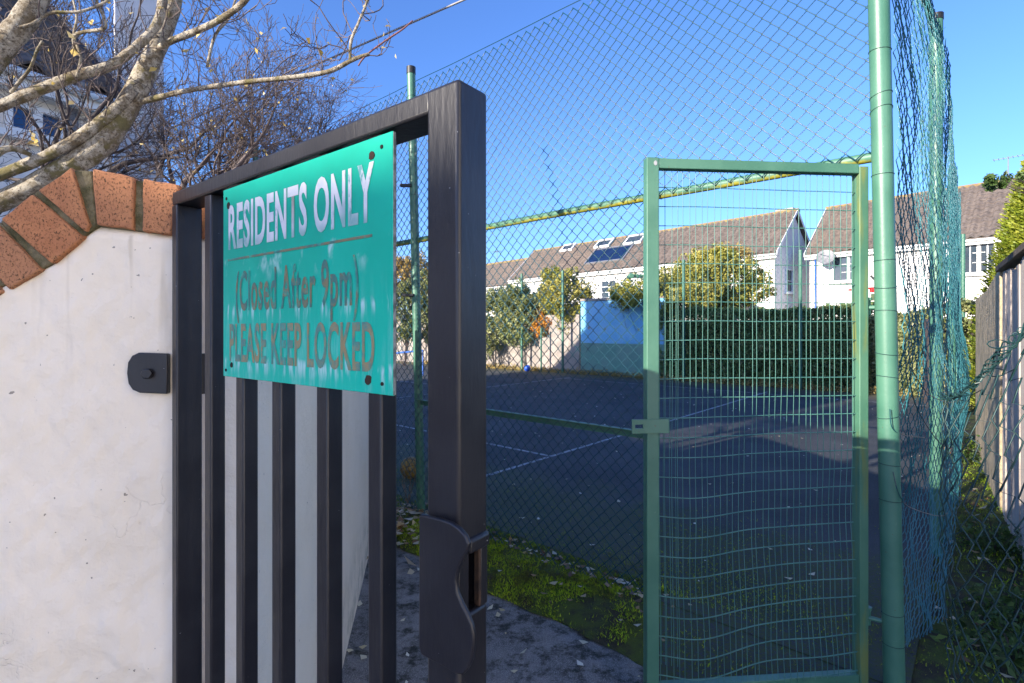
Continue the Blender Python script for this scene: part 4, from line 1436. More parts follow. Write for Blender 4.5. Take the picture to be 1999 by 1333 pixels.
def roof_slope(root, p0, wdir, up, length, slope_len, limit, seed, gauge=0.33, first_from_start=True):
    """deck slab, individual tiles as children, the rest joined"""
    nrm = wdir.cross(up)
    if nrm.z < 0: nrm = -nrm
    mb = MB()
    mb.prism([p0, p0 + wdir * length, p0 + wdir * length + up * slope_len, p0 + up * slope_len], -nrm * 0.06)
    deck = mb.build('roof', 'roof_tile', root)
    nc, nr = int(length / 0.30), int(slope_len / gauge)
    rot = Matrix((wdir, up, nrm)).transposed().to_3x3()
    if rot.determinant() < 0:
        rot = Matrix((-wdir, up, nrm)).transposed().to_3x3(); flip = True
    else:
        flip = False
    rr = random.Random(seed)
    cnt = 0
    tv = np.empty(len(TILE.vertices) * 3, dtype=np.float32); TILE.vertices.foreach_get('co', tv); tv = tv.reshape(-1, 3)
    tf = np.array([p.vertices[:] for p in TILE.polygons])
    rest = []
    R3x = np.array(rot)
    for cidx in range(nc):
        for r_ in range(nr):
            pos = p0 + wdir * (cidx * 0.30 + (0.30 if flip else 0)) + up * (r_ * gauge) + nrm * (0.006 + rr.uniform(0, .006))
            if cnt < limit:
                o = bpy.data.objects.new('tile', TILE)
                COL.objects.link(o)
                o.parent = deck
                o.location = pos - WORLD[deck.name]
                o.rotation_euler = (rot @ Matrix.Rotation(rr.gauss(0, .008), 3, 'Z')).to_euler()
                cnt += 1
            else:
                rest.append((tv @ R3x.T + np.array(pos), tf))
    if rest:
        v, f = join_np(rest)
        o = build_np('tiles', v, f, 'roof_tile', deck, smooth=True)
        prop(o, kind='stuff')
    # ridge caps
    mb = MB()
    e0 = p0 + up * slope_len
    mb.tube([e0 - wdir * 0.05, e0 + wdir * (length + .05)], 0.10, 8)
    mb.build('ridge', 'ridge_lichen', deck)
    return deck


def window(root, c, wdir, nrm, w, h, cols=2, rows=3, glass='glass', lights=2, sill=True):
    """frame with casements, each casement with panes and glazing bars"""
    up = UP
    fr = MB()
    t = 0.06
    for sgn in (-1, 1):
        fr.box(c + wdir * sgn * (w / 2 - t / 2) + nrm * .02, wdir * t / 2, nrm * .035, up * h / 2)
        fr.box(c + up * sgn * (h / 2 - t / 2) + nrm * .02, wdir * (w / 2 - t - .001), nrm * .034, up * t / 2)
    for k in range(1, lights):
        x = -w / 2 + w * k / lights
        fr.box(c + wdir * x + nrm * .02, wdir * .045, nrm * .033, up * (h / 2 - t - .001))
    fo = fr.build('window', 'white_trim', root)
    for k in range(lights):
        x0, x1 = -w / 2 + w * k / lights + .06, -w / 2 + w * (k + 1) / lights - .06
        mb = MB()
        mb.box(c + wdir * (x0 + x1) / 2 - nrm * .005, wdir * (x1 - x0) / 2, nrm * .004, up * (h / 2 - t))
        mb.build('pane', glass, fo)
        for i in range(1, cols):
            mb = MB(); mb.box(c + wdir * (x0 + (x1 - x0) * i / cols) + nrm * .012, wdir * .018, nrm * .012, up * (h / 2 - t)); mb.build('glazing_bar', 'white_trim', fo)
        for j in range(1, rows):
            mb = MB(); mb.box(c + up * (-h / 2 + t + (h - 2 * t) * j / rows) + nrm * .0125, wdir * (x1 - x0) / 2, nrm * .0105, up * .016); mb.build('glazing_bar', 'white_trim', fo)
    if sill:
        mb = MB(); mb.box(c - up * (h / 2 + .04) + nrm * .06, wdir * (w / 2 + .08), nrm * .08, up * .035); mb.build('sill', 'white_trim', fo)
    return fo


def house(name, label, p0, wdir, gdir, length, half, ze, zr, wallmat, limit, seed, over=0.25, group=None, gable=None, tiles=True):
    """p0 front ground corner; wdir along the front; gdir towards the back"""
    root = empty(name, p0 + wdir * length / 2 + gdir * half, label, 'house', group)
    mb = MB()
    zr_w = zr - 0.12
    prof = [p0, p0 + gdir * 2 * half, p0 + gdir * 2 * half + UP * ze, p0 + gdir * half + UP * zr_w, p0 + UP * ze]
    mb.prism([p - UP * 0.05 if i < 2 else p for i, p in enumerate(prof)], wdir * length)
    wl = mb.build('wall', wallmat, root)
    rise = zr - ze
    for side in (0, 1):
        g = gdir if side == 0 else -gdir
        e0 = p0 + (gdir * 2 * half if side else V3(0, 0, 0))
        upv = (g * half + UP * rise)
        sl = upv.length
        upv = upv / sl
        st = e0 + UP * ze - upv * over - wdir * over * 0.6 + UP * 0.08
        if tiles and side == 0:
            deck = roof_slope(root, st, wdir, upv, length + over * 1.2, sl + over, limit, seed)
        else:
            mb = MB(); nrm = wdir.cross(upv)
            nrm = -nrm if nrm.z < 0 else nrm
            mb.prism([st, st + wdir * (length + over * 1.2), st + wdir * (length + over * 1.2) + upv * (sl + over), st + upv * (sl + over)], -nrm * .06)
            mb.build('roof', 'roof_tile' if tiles else 'dark_tile', root)
        # fascia and gutter
        mb = MB()
        fz = st + V3(0, 0, -0.135)
        mb.box(fz + wdir * (length + over * 1.2) / 2 - g * 0.0 , wdir * (length + over * 1.2) / 2, g * 0.02, UP * 0.10)
        mb.build('fascia', 'white_trim', root)
        mb = MB()
        mb.tube([fz - g * .07 + UP * .05, fz - g * .07 + UP * .05 + wdir * (length + over * 1.2)], .05, 8)
        mb.build('gutter', 'white_trim', root, smooth=True)
        mb = MB()
        mb.box(fz + g * (over * .42 + .02) + wdir * (length + over * 1.2) / 2 - UP * .085, wdir * (length + over * 1.2) / 2, g * over * .40, UP * .012)
        mb.build('soffit', 'white_trim', root)
        if tiles:
            for e_, sg in ((0, -1), (1, 1)):
                q = st + wdir * ((length + over * 1.2) * e_ + sg * .012) - UP * .10
                mb = MB(); mb.prism([q, q + upv * (sl + over), q + upv * (sl + over) + UP * .17, q + UP * .17], wdir * sg * .022); mb.build('bargeboard', 'white_trim', root)
    return root


HW = V3(-0.671, 0.742, 0).normalized()             # terrace front runs away to the left
HG = V3(0.742, 0.671, 0).normalized()              # to the back of the houses
HNf = -HG
H1 = V3(11.55, 23.0, 0)
h1 = house('terrace_house', 'long white terraced house with brown tiled roof, roof windows and solar panel', H1, HW, HG, 17.2, 2.3, 4.95, 7.0, 'house_render', 300, 1, 0.25)
H1b = H1 + HW * 17.55 + HG * 0.05
h1b = house('terrace_house', 'lower stepped end of the white terrace, farthest to the left behind the shrubs', H1b, HW, HG, 13.0, 2.3, 4.62, 6.55, 'house_render', 0, 2, 0.25)
H2 = V3(13.45, 23.6, 0) - HW * 9.5
h2 = house('end_house', 'white house with brown tiled roof at the right, behind the hedge', H2, HW, HG, 9.5, 2.85, 4.95, 7.35, 'house_render', 300, 3, 0.25)
# windows on the fronts
fpl = lambda u, v, P: onplane(u, v, P, HG)


def front_window(root, P, u0, v0, u1, v1, **kw):
    a, b = fpl(u0, v0, P - HG * .01), fpl(u1, v1, P - HG * .01)
    w = abs((b - a).dot(HW)); h = abs(a.z - b.z)
    return window(root, (a + b) / 2, -HW, HNf, w, h, **kw)


front_window(h2, H2, 1878, 474, 1946, 532)
front_window(h2, H2, 1625, 500, 1690, 547, lights=2, cols=1, rows=3)
front_window(h1b, H1b, 962, 557, 992, 592, lights=1, cols=2, rows=3)
front_window(h1, H1, 1175, 548, 1205, 582, lights=1, cols=2, rows=3)
front_window(h1, H1, 1060, 556, 1082, 586, lights=1, cols=2, rows=3)
front_window(h1, H1, 1370, 525, 1425, 575, lights=2, cols=1, rows=3)
# gable window, shaded side
ga, gb = onplane(1533, 524, H1 - HW * -0.0, HW), onplane(1546, 572, H1, HW)
window(h1, (ga + gb) / 2 - HW * 0.01, HG, -HW, max(.5, abs((gb - ga).dot(HG))), abs(ga.z - gb.z), lights=1, cols=1, rows=2)
# chimney on the terrace
cc = H1 + HG * 2.75 + HW * 0.45
mb = MB(); mb.box(V3(cc.x, cc.y, 6.2), HW * .36, HG * .40, UP * .95); ch = mb.build('chimney', 'chimney_brick', h1, bevel=.01)
mb = MB(); mb.box(V3(cc.x, cc.y, 7.19), HW * .40, HG * .44, UP * .06); mb.build('chimney_cap', 'stone_wall', ch)
# roof lights and solar panel on the terrace roof
rise1 = 7.0 - 4.95
up1 = (HG * 2.3 + UP * rise1).normalized()
rn = HW.cross(up1); rn = -rn if rn.z < 0 else rn
rp = H1 + UP * (4.95 + .08) + rn * 0.10


def roof_panel(u0, u1, v0, v1, name, mat, fr):
    c = onplane((u0 + u1) / 2, (v0 + v1) / 2, rp, rn)
    a, b = onplane(u0, (v0 + v1) / 2, rp, rn), onplane(u1, (v0 + v1) / 2, rp, rn)
    c_, d_ = onplane((u0 + u1) / 2, v0, rp, rn), onplane((u0 + u1) / 2, v1, rp, rn)
    w = abs((b - a).dot(HW)); h = abs((c_ - d_).dot(up1))
    mb = MB()
    for s_ in (-1, 1):
        mb.box(c + HW * s_ * (w / 2) + rn * .02, HW * fr, up1 * (h / 2 + fr), rn * .06)
        mb.box(c + up1 * s_ * (h / 2) + rn * .02, HW * (w / 2 - fr - .001), up1 * fr, rn * .059)
    fo = mb.build(name, 'white_trim' if mat != 'solar' else 'galvanised', h1)
    mb = MB(); mb.box(c + rn * .03, HW * (w / 2 - fr), up1 * (h / 2 - fr), rn * .012); mb.build('pane', mat, fo)
    return fo


roof_panel(1168, 1192, 470, 481, 'roof_window', 'glass', .05)
roof_panel(1226, 1254, 461, 474, 'roof_window', 'glass', .05)
roof_panel(1101, 1119, 479, 488, 'roof_window', 'glass', .05)
roof_panel(1156, 1222, 485, 510, 'solar_panel', 'solar', .035)
vp = onplane(1333, 524, rp, rn)
mb = MB(); mb.tube([vp - UP * .2, vp + UP * .35], .07, 10); mb.build('vent_pipe', 'grey_plastic', h1, smooth=True, auto=40)
# downpipes and aerials
for d_ in (5.4, 11.0, 16.6):
    q = H1 + HW * d_ - HG * .06
    mb = MB(); mb.tube([V3(q.x, q.y, 0), V3(q.x, q.y, 4.75)], .04, 8); mb.build('downpipe', 'grey_plastic', h1, smooth=True)
for root_, q in ((h1b, H1b + HW * 4.0 + HG * 2.3 + UP * 6.5), (h2, H2 + HW * 3.2 + HG * 2.85 + UP * 7.3)):
    mb = MB(); mb.tube([q, q + UP * 1.1], .018, 6)
    mb.tube([q + UP * 1.05 - HW * .45, q + UP * 1.05 + HW * .45], .012, 6)
    for k in range(7):
        c_ = q + UP * 1.05 + HW * (-.42 + .14 * k); mb.tube([c_ - HG * .22, c_ + HG * .22], .007, 5)
    mb.build('aerial', 'grey_plastic', root_)
# satellite dish on the right house
dp = fpl(1612, 503, H2 - HG * .45)
dish = empty('satellite_dish', fpl(1612, 503, H2), 'grey satellite dish on the white wall of the right house', 'dish')
V, Fq = [], []
ax = (V3(-0.55, -0.75, 0.45)).normalized(); ea = ax.orthogonal().normalized(); eb = ax.cross(ea)
for i in range(6):
    for j in range(20):
        r_ = .36 * i / 5
        V.append(dp + ea * r_ * math.cos(j * PI / 10) + eb * r_ * math.sin(j * PI / 10) + ax * (r_ * r_ * .6))
for i in range(5):
    for j in range(20):
        Fq.append((i * 20 + j, i * 20 + (j + 1) % 20, (i + 1) * 20 + (j + 1) % 20, (i + 1) * 20 + j))
build_np('dish', [list(v) for v in V], Fq, 'grey_plastic', dish, smooth=True)
mb = MB(); mb.tube([dp, dp + HG * .45], .03, 8); mb.tube([dp - eb * .3, dp + ax * .4], .014, 6); mb.build('arm', 'grey_plastic', dish)
# downpipe
q = fpl(1592, 540, H2 - HG * .06)
mb = MB(); mb.tube([V3(q.x, q.y, 0.0), V3(q.x, q.y, 4.75)], .04, 8); mb.build('downpipe', 'toy_blue', h2, smooth=True)
# small lean-to shed beside the gable
sh = at(1478, 600, 20.5); sh.z = 0
shed = empty('lean_to_shed', sh, 'white lean-to shed with sloping dark roof below the grey gable', 'shed')
mb = MB(); mb.prism([sh - HW * 0.2 + HG * z_ for z_ in (0,)] + [sh + HW * 1.9, sh + HW * 1.9 + UP * 2.75, sh - HW * .2 + UP * 2.05], HG * 1.8); mb.build('wall', 'house_render', shed)
mb = MB(); q = sh - HG * .1; mb.prism([q - HW * .75 + UP * 1.9, q + HW * 2.0 + UP * 2.83, q + HW * 2.0 + UP * 2.93, q - HW * .75 + UP * 2.0], HG * 2.0); mb.build('roof', 'shed_felt', shed)
# swing frame and toy behind the hedge
tp_ = at(1700, 575, 15.5)
toy = empty('garden_toy', V3(tp_.x, tp_.y, 0), 'red and blue garden toy behind the hedge below the right house', 'toy')
mb = MB()
for u0, v0, u1, v1 in ((1700, 538, 1712, 550), (1724, 536, 1712, 550), (1712, 550, 1711, 562)):
    mb.tube([at(u0, v0, 15.5), at(u1, v1, 15.5)], .03, 6)
mb.build('frame', 'shed_felt', toy)
mb = MB(); a_, b_ = at(1657, 566, 15.4), at(1705, 562, 15.4); mb.tube([a_, b_], .03, 6); mb.box(at(1706, 566, 15.4), V3(.09, 0, 0), V3(0, .05, 0), V3(0, 0, .07)); mb.tube([at(1716, 566, 15.4), V3(at(1716, 566, 15.4).x, 15.4, 0)], .03, 6); mb.build('seat', 'toy_red', toy)
mb = MB(); mb.box(at(1722, 565, 15.38), V3(.09, 0, 0), V3(0, .05, 0), V3(0, 0, .08)); mb.build('bucket', 'toy_blue', toy, bevel=.02)
# bird table on the hedge line
bt = at(1708, 602, 12.2)
btr = empty('timber_stand', V3(bt.x, bt.y, 0), 'small timber stand poking above the sunlit hedge by the corner post', 'stand')
mb = MB(); mb.box(at(1708, 580, 12.2), V3(.055, 0, 0), V3(0, .055, 0), V3(0, 0, .08)); mb.box(at(1708, 591, 12.2), V3(.15, 0, 0), V3(0, .1, 0), V3(0, 0, .03)); mb.build('cap', 'timber_green', btr, bevel=.005)
mb = MB(); mb.box(at(1713, 602, 12.2), V3(.13, 0, 0), V3(0, .09, 0), V3(0, 0, .05)); q = at(1713, 608, 12.2); mb.box(V3(q.x, q.y, q.z / 2), V3(.05, 0, 0), V3(0, .05, 0), V3(0, 0, q.z / 2)); mb.build('stand', 'timber_post', btr, bevel=.005)

# house on the left behind the trees; its roof shades the court
E0, E1 = at(45, 93, 5.56), at(240, 158, 6.37)
AE = (E1 - E0); AE.z = 0; AE.normalize()
AB = V3(-AE.y, AE.x, 0)                            # to the back of that house
ZE = 4.42
ha = house('neighbour_house', 'dark roofed house in shade behind the bare trees at the left', V3(E0.x, E0.y, 0) - AE * 7.0 + AB * .3, AE, AB, 7.0 + 0.95, 2.95, ZE, 6.75, 'house_render', 300, 5, 0.3)
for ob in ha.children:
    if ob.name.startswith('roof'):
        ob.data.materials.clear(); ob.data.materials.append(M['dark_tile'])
hp0 = V3(E0.x, E0.y, 0) + AB * .29
wa, wb = onplane(8, 192, hp0, AB), onplane(128, 285, hp0, AB)
window(ha, (wa + wb) / 2, AE, -AB, abs((wb - wa).dot(AE)), abs(wa.z - wb.z), lights=2, cols=1, rows=1, glass='sky_tint_glass')
q = onplane(144, 240, hp0 - AB * .06, AB)
mb = MB(); mb.tube([V3(q.x, q.y, 0), V3(q.x, q.y, 4.2)], .045, 8); mb.tube([V3(q.x, q.y, 4.2), q - AB * .25 + UP * (4.35 - q.z)], .045, 8); mb.build('downpipe', 'grey_plastic', ha, smooth=True)
# external chimney breast at its far gable
ck = at(272, 100, 9.6)
mb = MB(); mb.box(V3(ck.x, ck.y, 4.35), V3(.81, .586, 0) * .36, V3(-.586, .81, 0) * .42, UP * 4.4); mb.build('chimney', 'house_render_shade', ha, bevel=.02)
# unseen houses added behind the camera, up-sun, to shade the gate and court
q0 = S(-9.6, -4.65)
hb = house('shade_house', 'tall unseen house added behind the camera to shade the hedge and court', S(-10.5, -10.2), (S(0, 1) - S(0, 0)).normalized(), V3(0.8, 0.6, 0), 5.6, 3.5, 6.1, 8.45, 'house_render', 0, 6, .3, tiles=False)
hc_ = house('shade_bungalow', 'low unseen house added behind the camera to shade the black gate', S(-18.5, -4.55), (S(0, 1) - S(0, 0)).normalized(), V3(0.8, 0.6, 0), 6.6, 3.6, 4.4, 6.42, 'house_render', 0, 7, .3, tiles=False)

hd_ = house('bounce_house', 'white unseen house added behind the camera to bounce sunlight onto the cream wall', V3(2.6, -14.5, 0), V3(0, 1, 0), V3(1, 0, 0), 13.6, 3.6, 6.6, 9.0, 'house_render', 0, 8, .3, tiles=False)  # added out of view as a sunlit reflector for the wall and gate

# ------------------------------------------------------------------ plank fence and sandy wall on the right
BL, BD = V3(3.55, 3.70, 0), V3(0.62, 0.785, 0).normalized()
BN = V3(-BD.y, BD.x, 0)                            # towards the passage
pf = empty('plank_fence', BL - BD * 1.5, 'weathered grey plank fence at the right edge', 'fence')
for i in range(16):
    c_ = BL - BD * (0.145 * i - 0.52) + BN * rnd.uniform(-.006, .006)
    hgt = 1.93 + 0.02 * math.sin(i)
    mb = MB(); mb.box(V3(c_.x, c_.y, hgt / 2), BD * 0.069, BN * 0.010, UP * hgt / 2); mb.build('plank', 'grey_plank', pf, bevel=.003)
mb = MB(); c_ = BL - BD * .55; mb.box(V3(c_.x, c_.y, 1.985), BD * 1.18, BN * .045, UP * .022); mb.build('capping_rail', 'dark_plank', pf, bevel=.004)
mb = MB(); c_ = BL - BD * .55 - BN * .04; mb.box(V3(c_.x, c_.y, 1.5), BD * 1.18, BN * .025, UP * .04); mb.build('rail', 'dark_plank', pf)
s0_, s1_ = BL + BD * .62 + BN * .02, BL + BD * 3.15 + BN * .02
mb = MB(); mb.prism([s0_, s1_, s1_ + UP * 1.86, s0_.lerp(s1_, .45) + UP * 1.88, s0_.lerp(s1_, .3) + UP * 1.93, s0_ + UP * 2.0], -BN * .12)
prop(mb.build('sandy_wall', 'sand_wall', bevel=.01), 'sandy brown wall panel beyond the grey planks', 'wall')
bk = ground(1868, 884, CZ)
mb = MB(); mb.box(bk + UP * .03, V3(.11, .01, 0), V3(-.005, .05, 0), UP * .03)
prop(mb.build('loose_brick', 'coping_brick', bevel=.004), 'single orange brick lying on the passage behind the torn mesh', 'brick')
for (u, v), sz, lab in (((1945, 1178), .075, 'torn white paper scrap lying on the moss in the passage'), ((1990, 1232), .05, 'small bluish paper scrap at the right edge of the passage')):
    c_ = ground(u, v, .03); mb = MB()
    n_ = 5
    for i in range(n_):
        for j in range(3):
            mb.v.append(tuple(c_ + V3((i - 2) / 4 * sz * 1.6, (j - 1) / 2 * sz, .006 + .012 * math.sin(i * 1.9 + j))))
    mb.f = [(i * 3 + j, (i + 1) * 3 + j, (i + 1) * 3 + j + 1, i * 3 + j + 1) for i in range(n_ - 1) for j in range(2)]
    o = mb.build('paper_scrap', 'paper'); prop(o, lab, 'litter'); o.modifiers.new('thick', 'SOLIDIFY').thickness = .001

# ------------------------------------------------------------------ hedges, bushes, conifer
def hedge_pts(p, q, h0, h1, thick, n, seed, bulge=.15):
    r = np.random.default_rng(seed)
    t = r.uniform(0, 1, n); y = r.uniform(0, 1, n); w = r.uniform(-.5, .5, n)
    face = r.uniform(0, 1, n) < .72
    hh = h0 + (h1 - h0) * t
    hh = hh + .10 * vnoise(t * 14, t * 3, seed)
    z = np.where(face, y * hh, hh - np.abs(r.normal(0, .07, n)))
    d = np.where(face, -.5 + np.abs(r.normal(0, .10, n)), w)
    P = np.array(p)[None] * (1 - t[:, None]) + np.array(q)[None] * t[:, None]
    dirn = (Vector(q) - Vector(p)).normalized(); nr = np.array([-dirn.y, dirn.x, 0])
    if nr[1] < 0: nr = -nr
    blob = bulge * vnoise(t * 22, z * 2.2, seed + 3)
    P = P + nr[None] * (d * thick + blob * (face))[:, None]
    P[:, 2] = z + r.normal(0, .03, n)
    return P, np.clip(.45 + .35 * vnoise(t * 30, z * 3, seed + 5) + r.uniform(-.4, .4, n), 0, 1)


def hedge(name, label, p, q, h0, h1, thick, n, leaf, mat, seed, group=None):
    root = empty(name, (Vector(p) + Vector(q)) / 2, label, 'hedge', group)
    P, t = hedge_pts(p, q, h0, h1, thick, n, seed)
    v, f = leaf_quads(P, leaf, seed + 1)
    build_np('foliage', v, f, mat, root, attr=t)
    mb = MB()
    d = (Vector(q) - Vector(p)); nr = V3(-d.y, d.x, 0).normalized()
    nr = -nr if nr.y < 0 else nr
    o = nr * thick * .08
    mb.prism([Vector(p) + o, Vector(q) + o, Vector(q) + nr * thick * .4, Vector(p) + nr * thick * .4], UP * (min(h0, h1) - .25))
    rr = random.Random(seed)
    mb.build('inner_twigs', 'dark_twig', root)
    return root


hedge('hedge', 'long dark clipped hedge in shade along the far side of the court', upos(1290, 14.75), upos(1705, 14.75), 2.05, 2.0, .9, 42000, .085, 'leaf_hedge', 301)
hedge('hedge', 'sunlit end of the clipped hedge beside the green corner post', upos(1700, 14.7), upos(1835, 14.6), 1.75, 1.85, .8, 12000, .085, 'leaf_ivy', 302)
hedge('hedge', 'narrow sunlit hedge at the end of the passage left of the sandy wall', V3(7.9, 9.9, 0), V3(9.6, 9.3, 0), 1.95, 1.95, .7, 9000, .07, 'leaf_ivy', 303)
yb0 = at(1395, 548, 16.6)
bush('bush', 'large yellow green bush standing above the dark hedge', 'bush', yb0, (1.6, 1.2, 0.9), 210, 130, .26, .085, 'leaf_bush', 310, 'sunlit bushes beyond the court', base=(yb0.x, yb0.y, 0))
yb1 = at(1262, 572, 15.9)
bush('bush', 'bright yellow green bush hanging over the blue practice wall', 'bush', yb1, (1.15, .9, .52), 90, 110, .24, .085, 'leaf_bush', 311, 'sunlit bushes beyond the court', base=(yb1.x + .2, yb1.y + .3, 0))
yb3 = at(1330, 588, 15.6)
bush('bush', 'low yellow green bush filling the gap left of the large one', 'bush', yb3, (1.1, .8, .42), 80, 110, .22, .08, 'leaf_bush', 313, 'sunlit bushes beyond the court', base=(yb3.x, yb3.y, 0))
yb2 = at(1425, 500, 17.2)
bush('bush', 'straw coloured feathery top of the tall bush against the terrace wall', 'bush', yb2, (.9, .7, .32), 44, 80, .22, .07, 'leaf_autumn', 312, 'sunlit bushes beyond the court', base=(yb2.x, yb2.y, 0), shell=.2)
for (u, v, Y, rx, rz, mt, seed, lab) in (
        (968, 625, 19.6, 1.25, 1.05, 'leaf_ivy', 320, 'grey green shrub next to the black gate post, left of the orange one'),
        (1030, 612, 18.9, 1.15, 1.1, 'leaf_ivy', 321, 'leafy green shrub between the two thin far posts'),
        (1108, 588, 18.0, .8, .8, 'leaf_bush', 322, 'dark leafy shrub beside the left edge of the practice wall'),
        (1077, 575, 18.9, .42, 1.0, 'leaf_bush', 323, 'tall thin yellow green sprig rising above the shrubs'),
        (790, 612, 20.8, 1.3, 1.1, 'leaf_ivy', 324, 'broad pale green shrub seen between sign and gate post'),
        (792, 536, 21.8, 1.1, .75, 'leaf_autumn', 325, 'brown tinged tree top above the pale shrub between sign and gate post'),
        (860, 590, 20.9, 1.2, 1.2, 'leaf_ivy', 326, 'green shrub hidden mostly behind the black gate post')):
    c_ = at(u, v, Y)
    bush('shrub', lab, 'shrub', c_, (rx, .7, rz), int(95 * rx * rz + 40), 120, .22, .09, mt, seed, 'shrubs at the far court end', base=(c_.x, c_.y, 0))
c_ = at(1062, 632, 18.4)
bush('shrub', 'orange berried shrub glowing against the grey end wall', 'shrub', c_, (.55, .3, .62), 60, 70, .15, .065, 'leaf_orange', 330, 'shrubs at the far court end', base=(c_.x, c_.y + .5, 0), shell=.3)
# low growth at the foot of the far walls
r_ = np.random.default_rng(9)
N = 9000
aa_ = r_.uniform(1.0, 17.5, N); nn_ = 14.15 + r_.normal(0, .10, N)
P = aa_[:, None] * np.array(DF) + nn_[:, None] * np.array(NF); P[:, 2] = CZ + np.abs(r_.normal(0, .07, N))
v, f = leaf_quads(P, .06, 10)
prop(build_np('ground_cover', v, f, 'leaf_autumn', attr=r_.uniform(0, 1, N)), 'straggling low growth along the foot of the far walls', 'weeds', kind='stuff')


# conifer at the right edge: upright fans of scale leaves
def conifer(name, label, base, h, rad, n, seed, mat='leaf_conifer'):
    root = empty(name, base, label, 'tree')
    r = np.random.default_rng(seed)
    base = Vector(base)
    mb = MB(); mb.tube([base, base + UP * h * .93], [.10, .01] if False else [.10, .02], 8); mb.build('trunk', 'dark_twig', root, smooth=True)
    t = r.uniform(.05, 1, n) ** .8
    ang = r.uniform(0, 2 * PI, n)
    rr_ = rad * (1 - t ** 1.7) * r.uniform(.62, 1.02, n) + .05
    C = np.stack([base.x + rr_ * np.cos(ang), base.y + rr_ * np.sin(ang), base.z + t * h], 1)
    out = np.stack([np.cos(ang), np.sin(ang), np.full(n, .75)], 1)
    out /= np.linalg.norm(out, axis=1, keepdims=True)
    fans_v, fans_t = [], []
    m_ = 9
    lat = np.stack([-np.sin(ang), np.cos(ang), np.zeros(n)], 1)
    tone = np.clip(r.uniform(0, 1, n) * .7 + .15, 0, 1)
    for k in range(m_):
        g = k / (m_ - 1)
        pos = C + out * (g * .17)[..., None] if False else C + out * (g * .16) + lat * (r.normal(0, .03, n) * (1 - g))[:, None]
        L_ = .075 * (1.1 - g * .5)
        dirv = out + lat * r.normal(0, .55, n)[:, None] + r.normal(0, .22, (n, 3))
        dirv /= np.linalg.norm(dirv, axis=1, keepdims=True)
        sd_ = np.cross(dirv, r.normal(size=(n, 3))); sd_ /= np.linalg.norm(sd_, axis=1, keepdims=True)
        V = np.stack([pos, pos + dirv * L_ * .5 + sd_ * .011, pos + dirv * L_, pos + dirv * L_ * .5 - sd_ * .011], 1)
        fans_v.append(V.reshape(-1, 3)); fans_t.append(np.clip(tone + r.uniform(-.2, .2, n), 0, 1))
    v = np.concatenate(fans_v)
    build_np('crown', v, np.arange(len(v)).reshape(-1, 4), mat, root, attr=np.concatenate(fans_t))
    return root


conifer('conifer', 'bright yellow green conifer rising behind the sandy wall', V3(7.35, 6.9, 0), 4.45, .95, 11000, 340)
# overhanging spray
o_ = at(1999, 352, 5.2)
bush('overhanging_branch', 'dark green feathery branch reaching in from the right edge', 'branch', at(1985, 352, 5.2), (.32, .2, .07), 16, 70, .06, .05, 'leaf_weed', 345, base=at(2080, 385, 5.2), r0=.006)
# weeds in the passage
for i, (u, v, h) in enumerate(((1945, 1075, .22), (1985, 1215, .16), (1890, 900, .25), (1985, 1290, .14))):
    c_ = ground(u, v, CZ)
    r_ = np.random.default_rng(400 + i)
    n_ = 500
    P = np.array(c_) + r_.normal(size=(n_, 3)) * np.array([.10, .10, 0])
    P[:, 2] = CZ + np.abs(r_.normal(0, h * .4, n_))
    v_, f_ = leaf_quads(P, .035, 410 + i)
    lab = ('feathery weed growing through the torn mesh by the planks', 'leafy weed at the right edge of the passage', 'low weed at the foot of the sandy wall', 'small weed in the bottom right corner')[i]
    root = empty('weed', c_, lab, 'weed', 'weeds in the passage')
    build_np('leaves', v_, f_, 'leaf_weed', root, attr=r_.uniform(0, 1, n_))
    mb = MB()
    for k in range(7):
        mb.tube([c_, c_ + V3(rnd.gauss(0, .06), rnd.gauss(0, .06), h * rnd.uniform(.6, 1.1))], [.003, .001], 4)
    mb.build('stem', 'leaf_weed' if False else 'dark_twig', root)
# dry stalks by the yellow ball
c_ = ground(797, 985, .07)
mb = MB()
for k in range(7):
    d_ = V3(rnd.gauss(0, .05), rnd.gauss(0, .05), rnd.uniform(.22, .4))
    mb.tube([c_, c_ + d_ * .5 + V3(rnd.gauss(0, .01), 0, 0), c_ + d_], [.003, .0022, .001], 4)
prop(mb.build('dry_stalks', 'timber_post'), 'dry thin stalks standing in the leaf drift behind the gate', 'stalks')


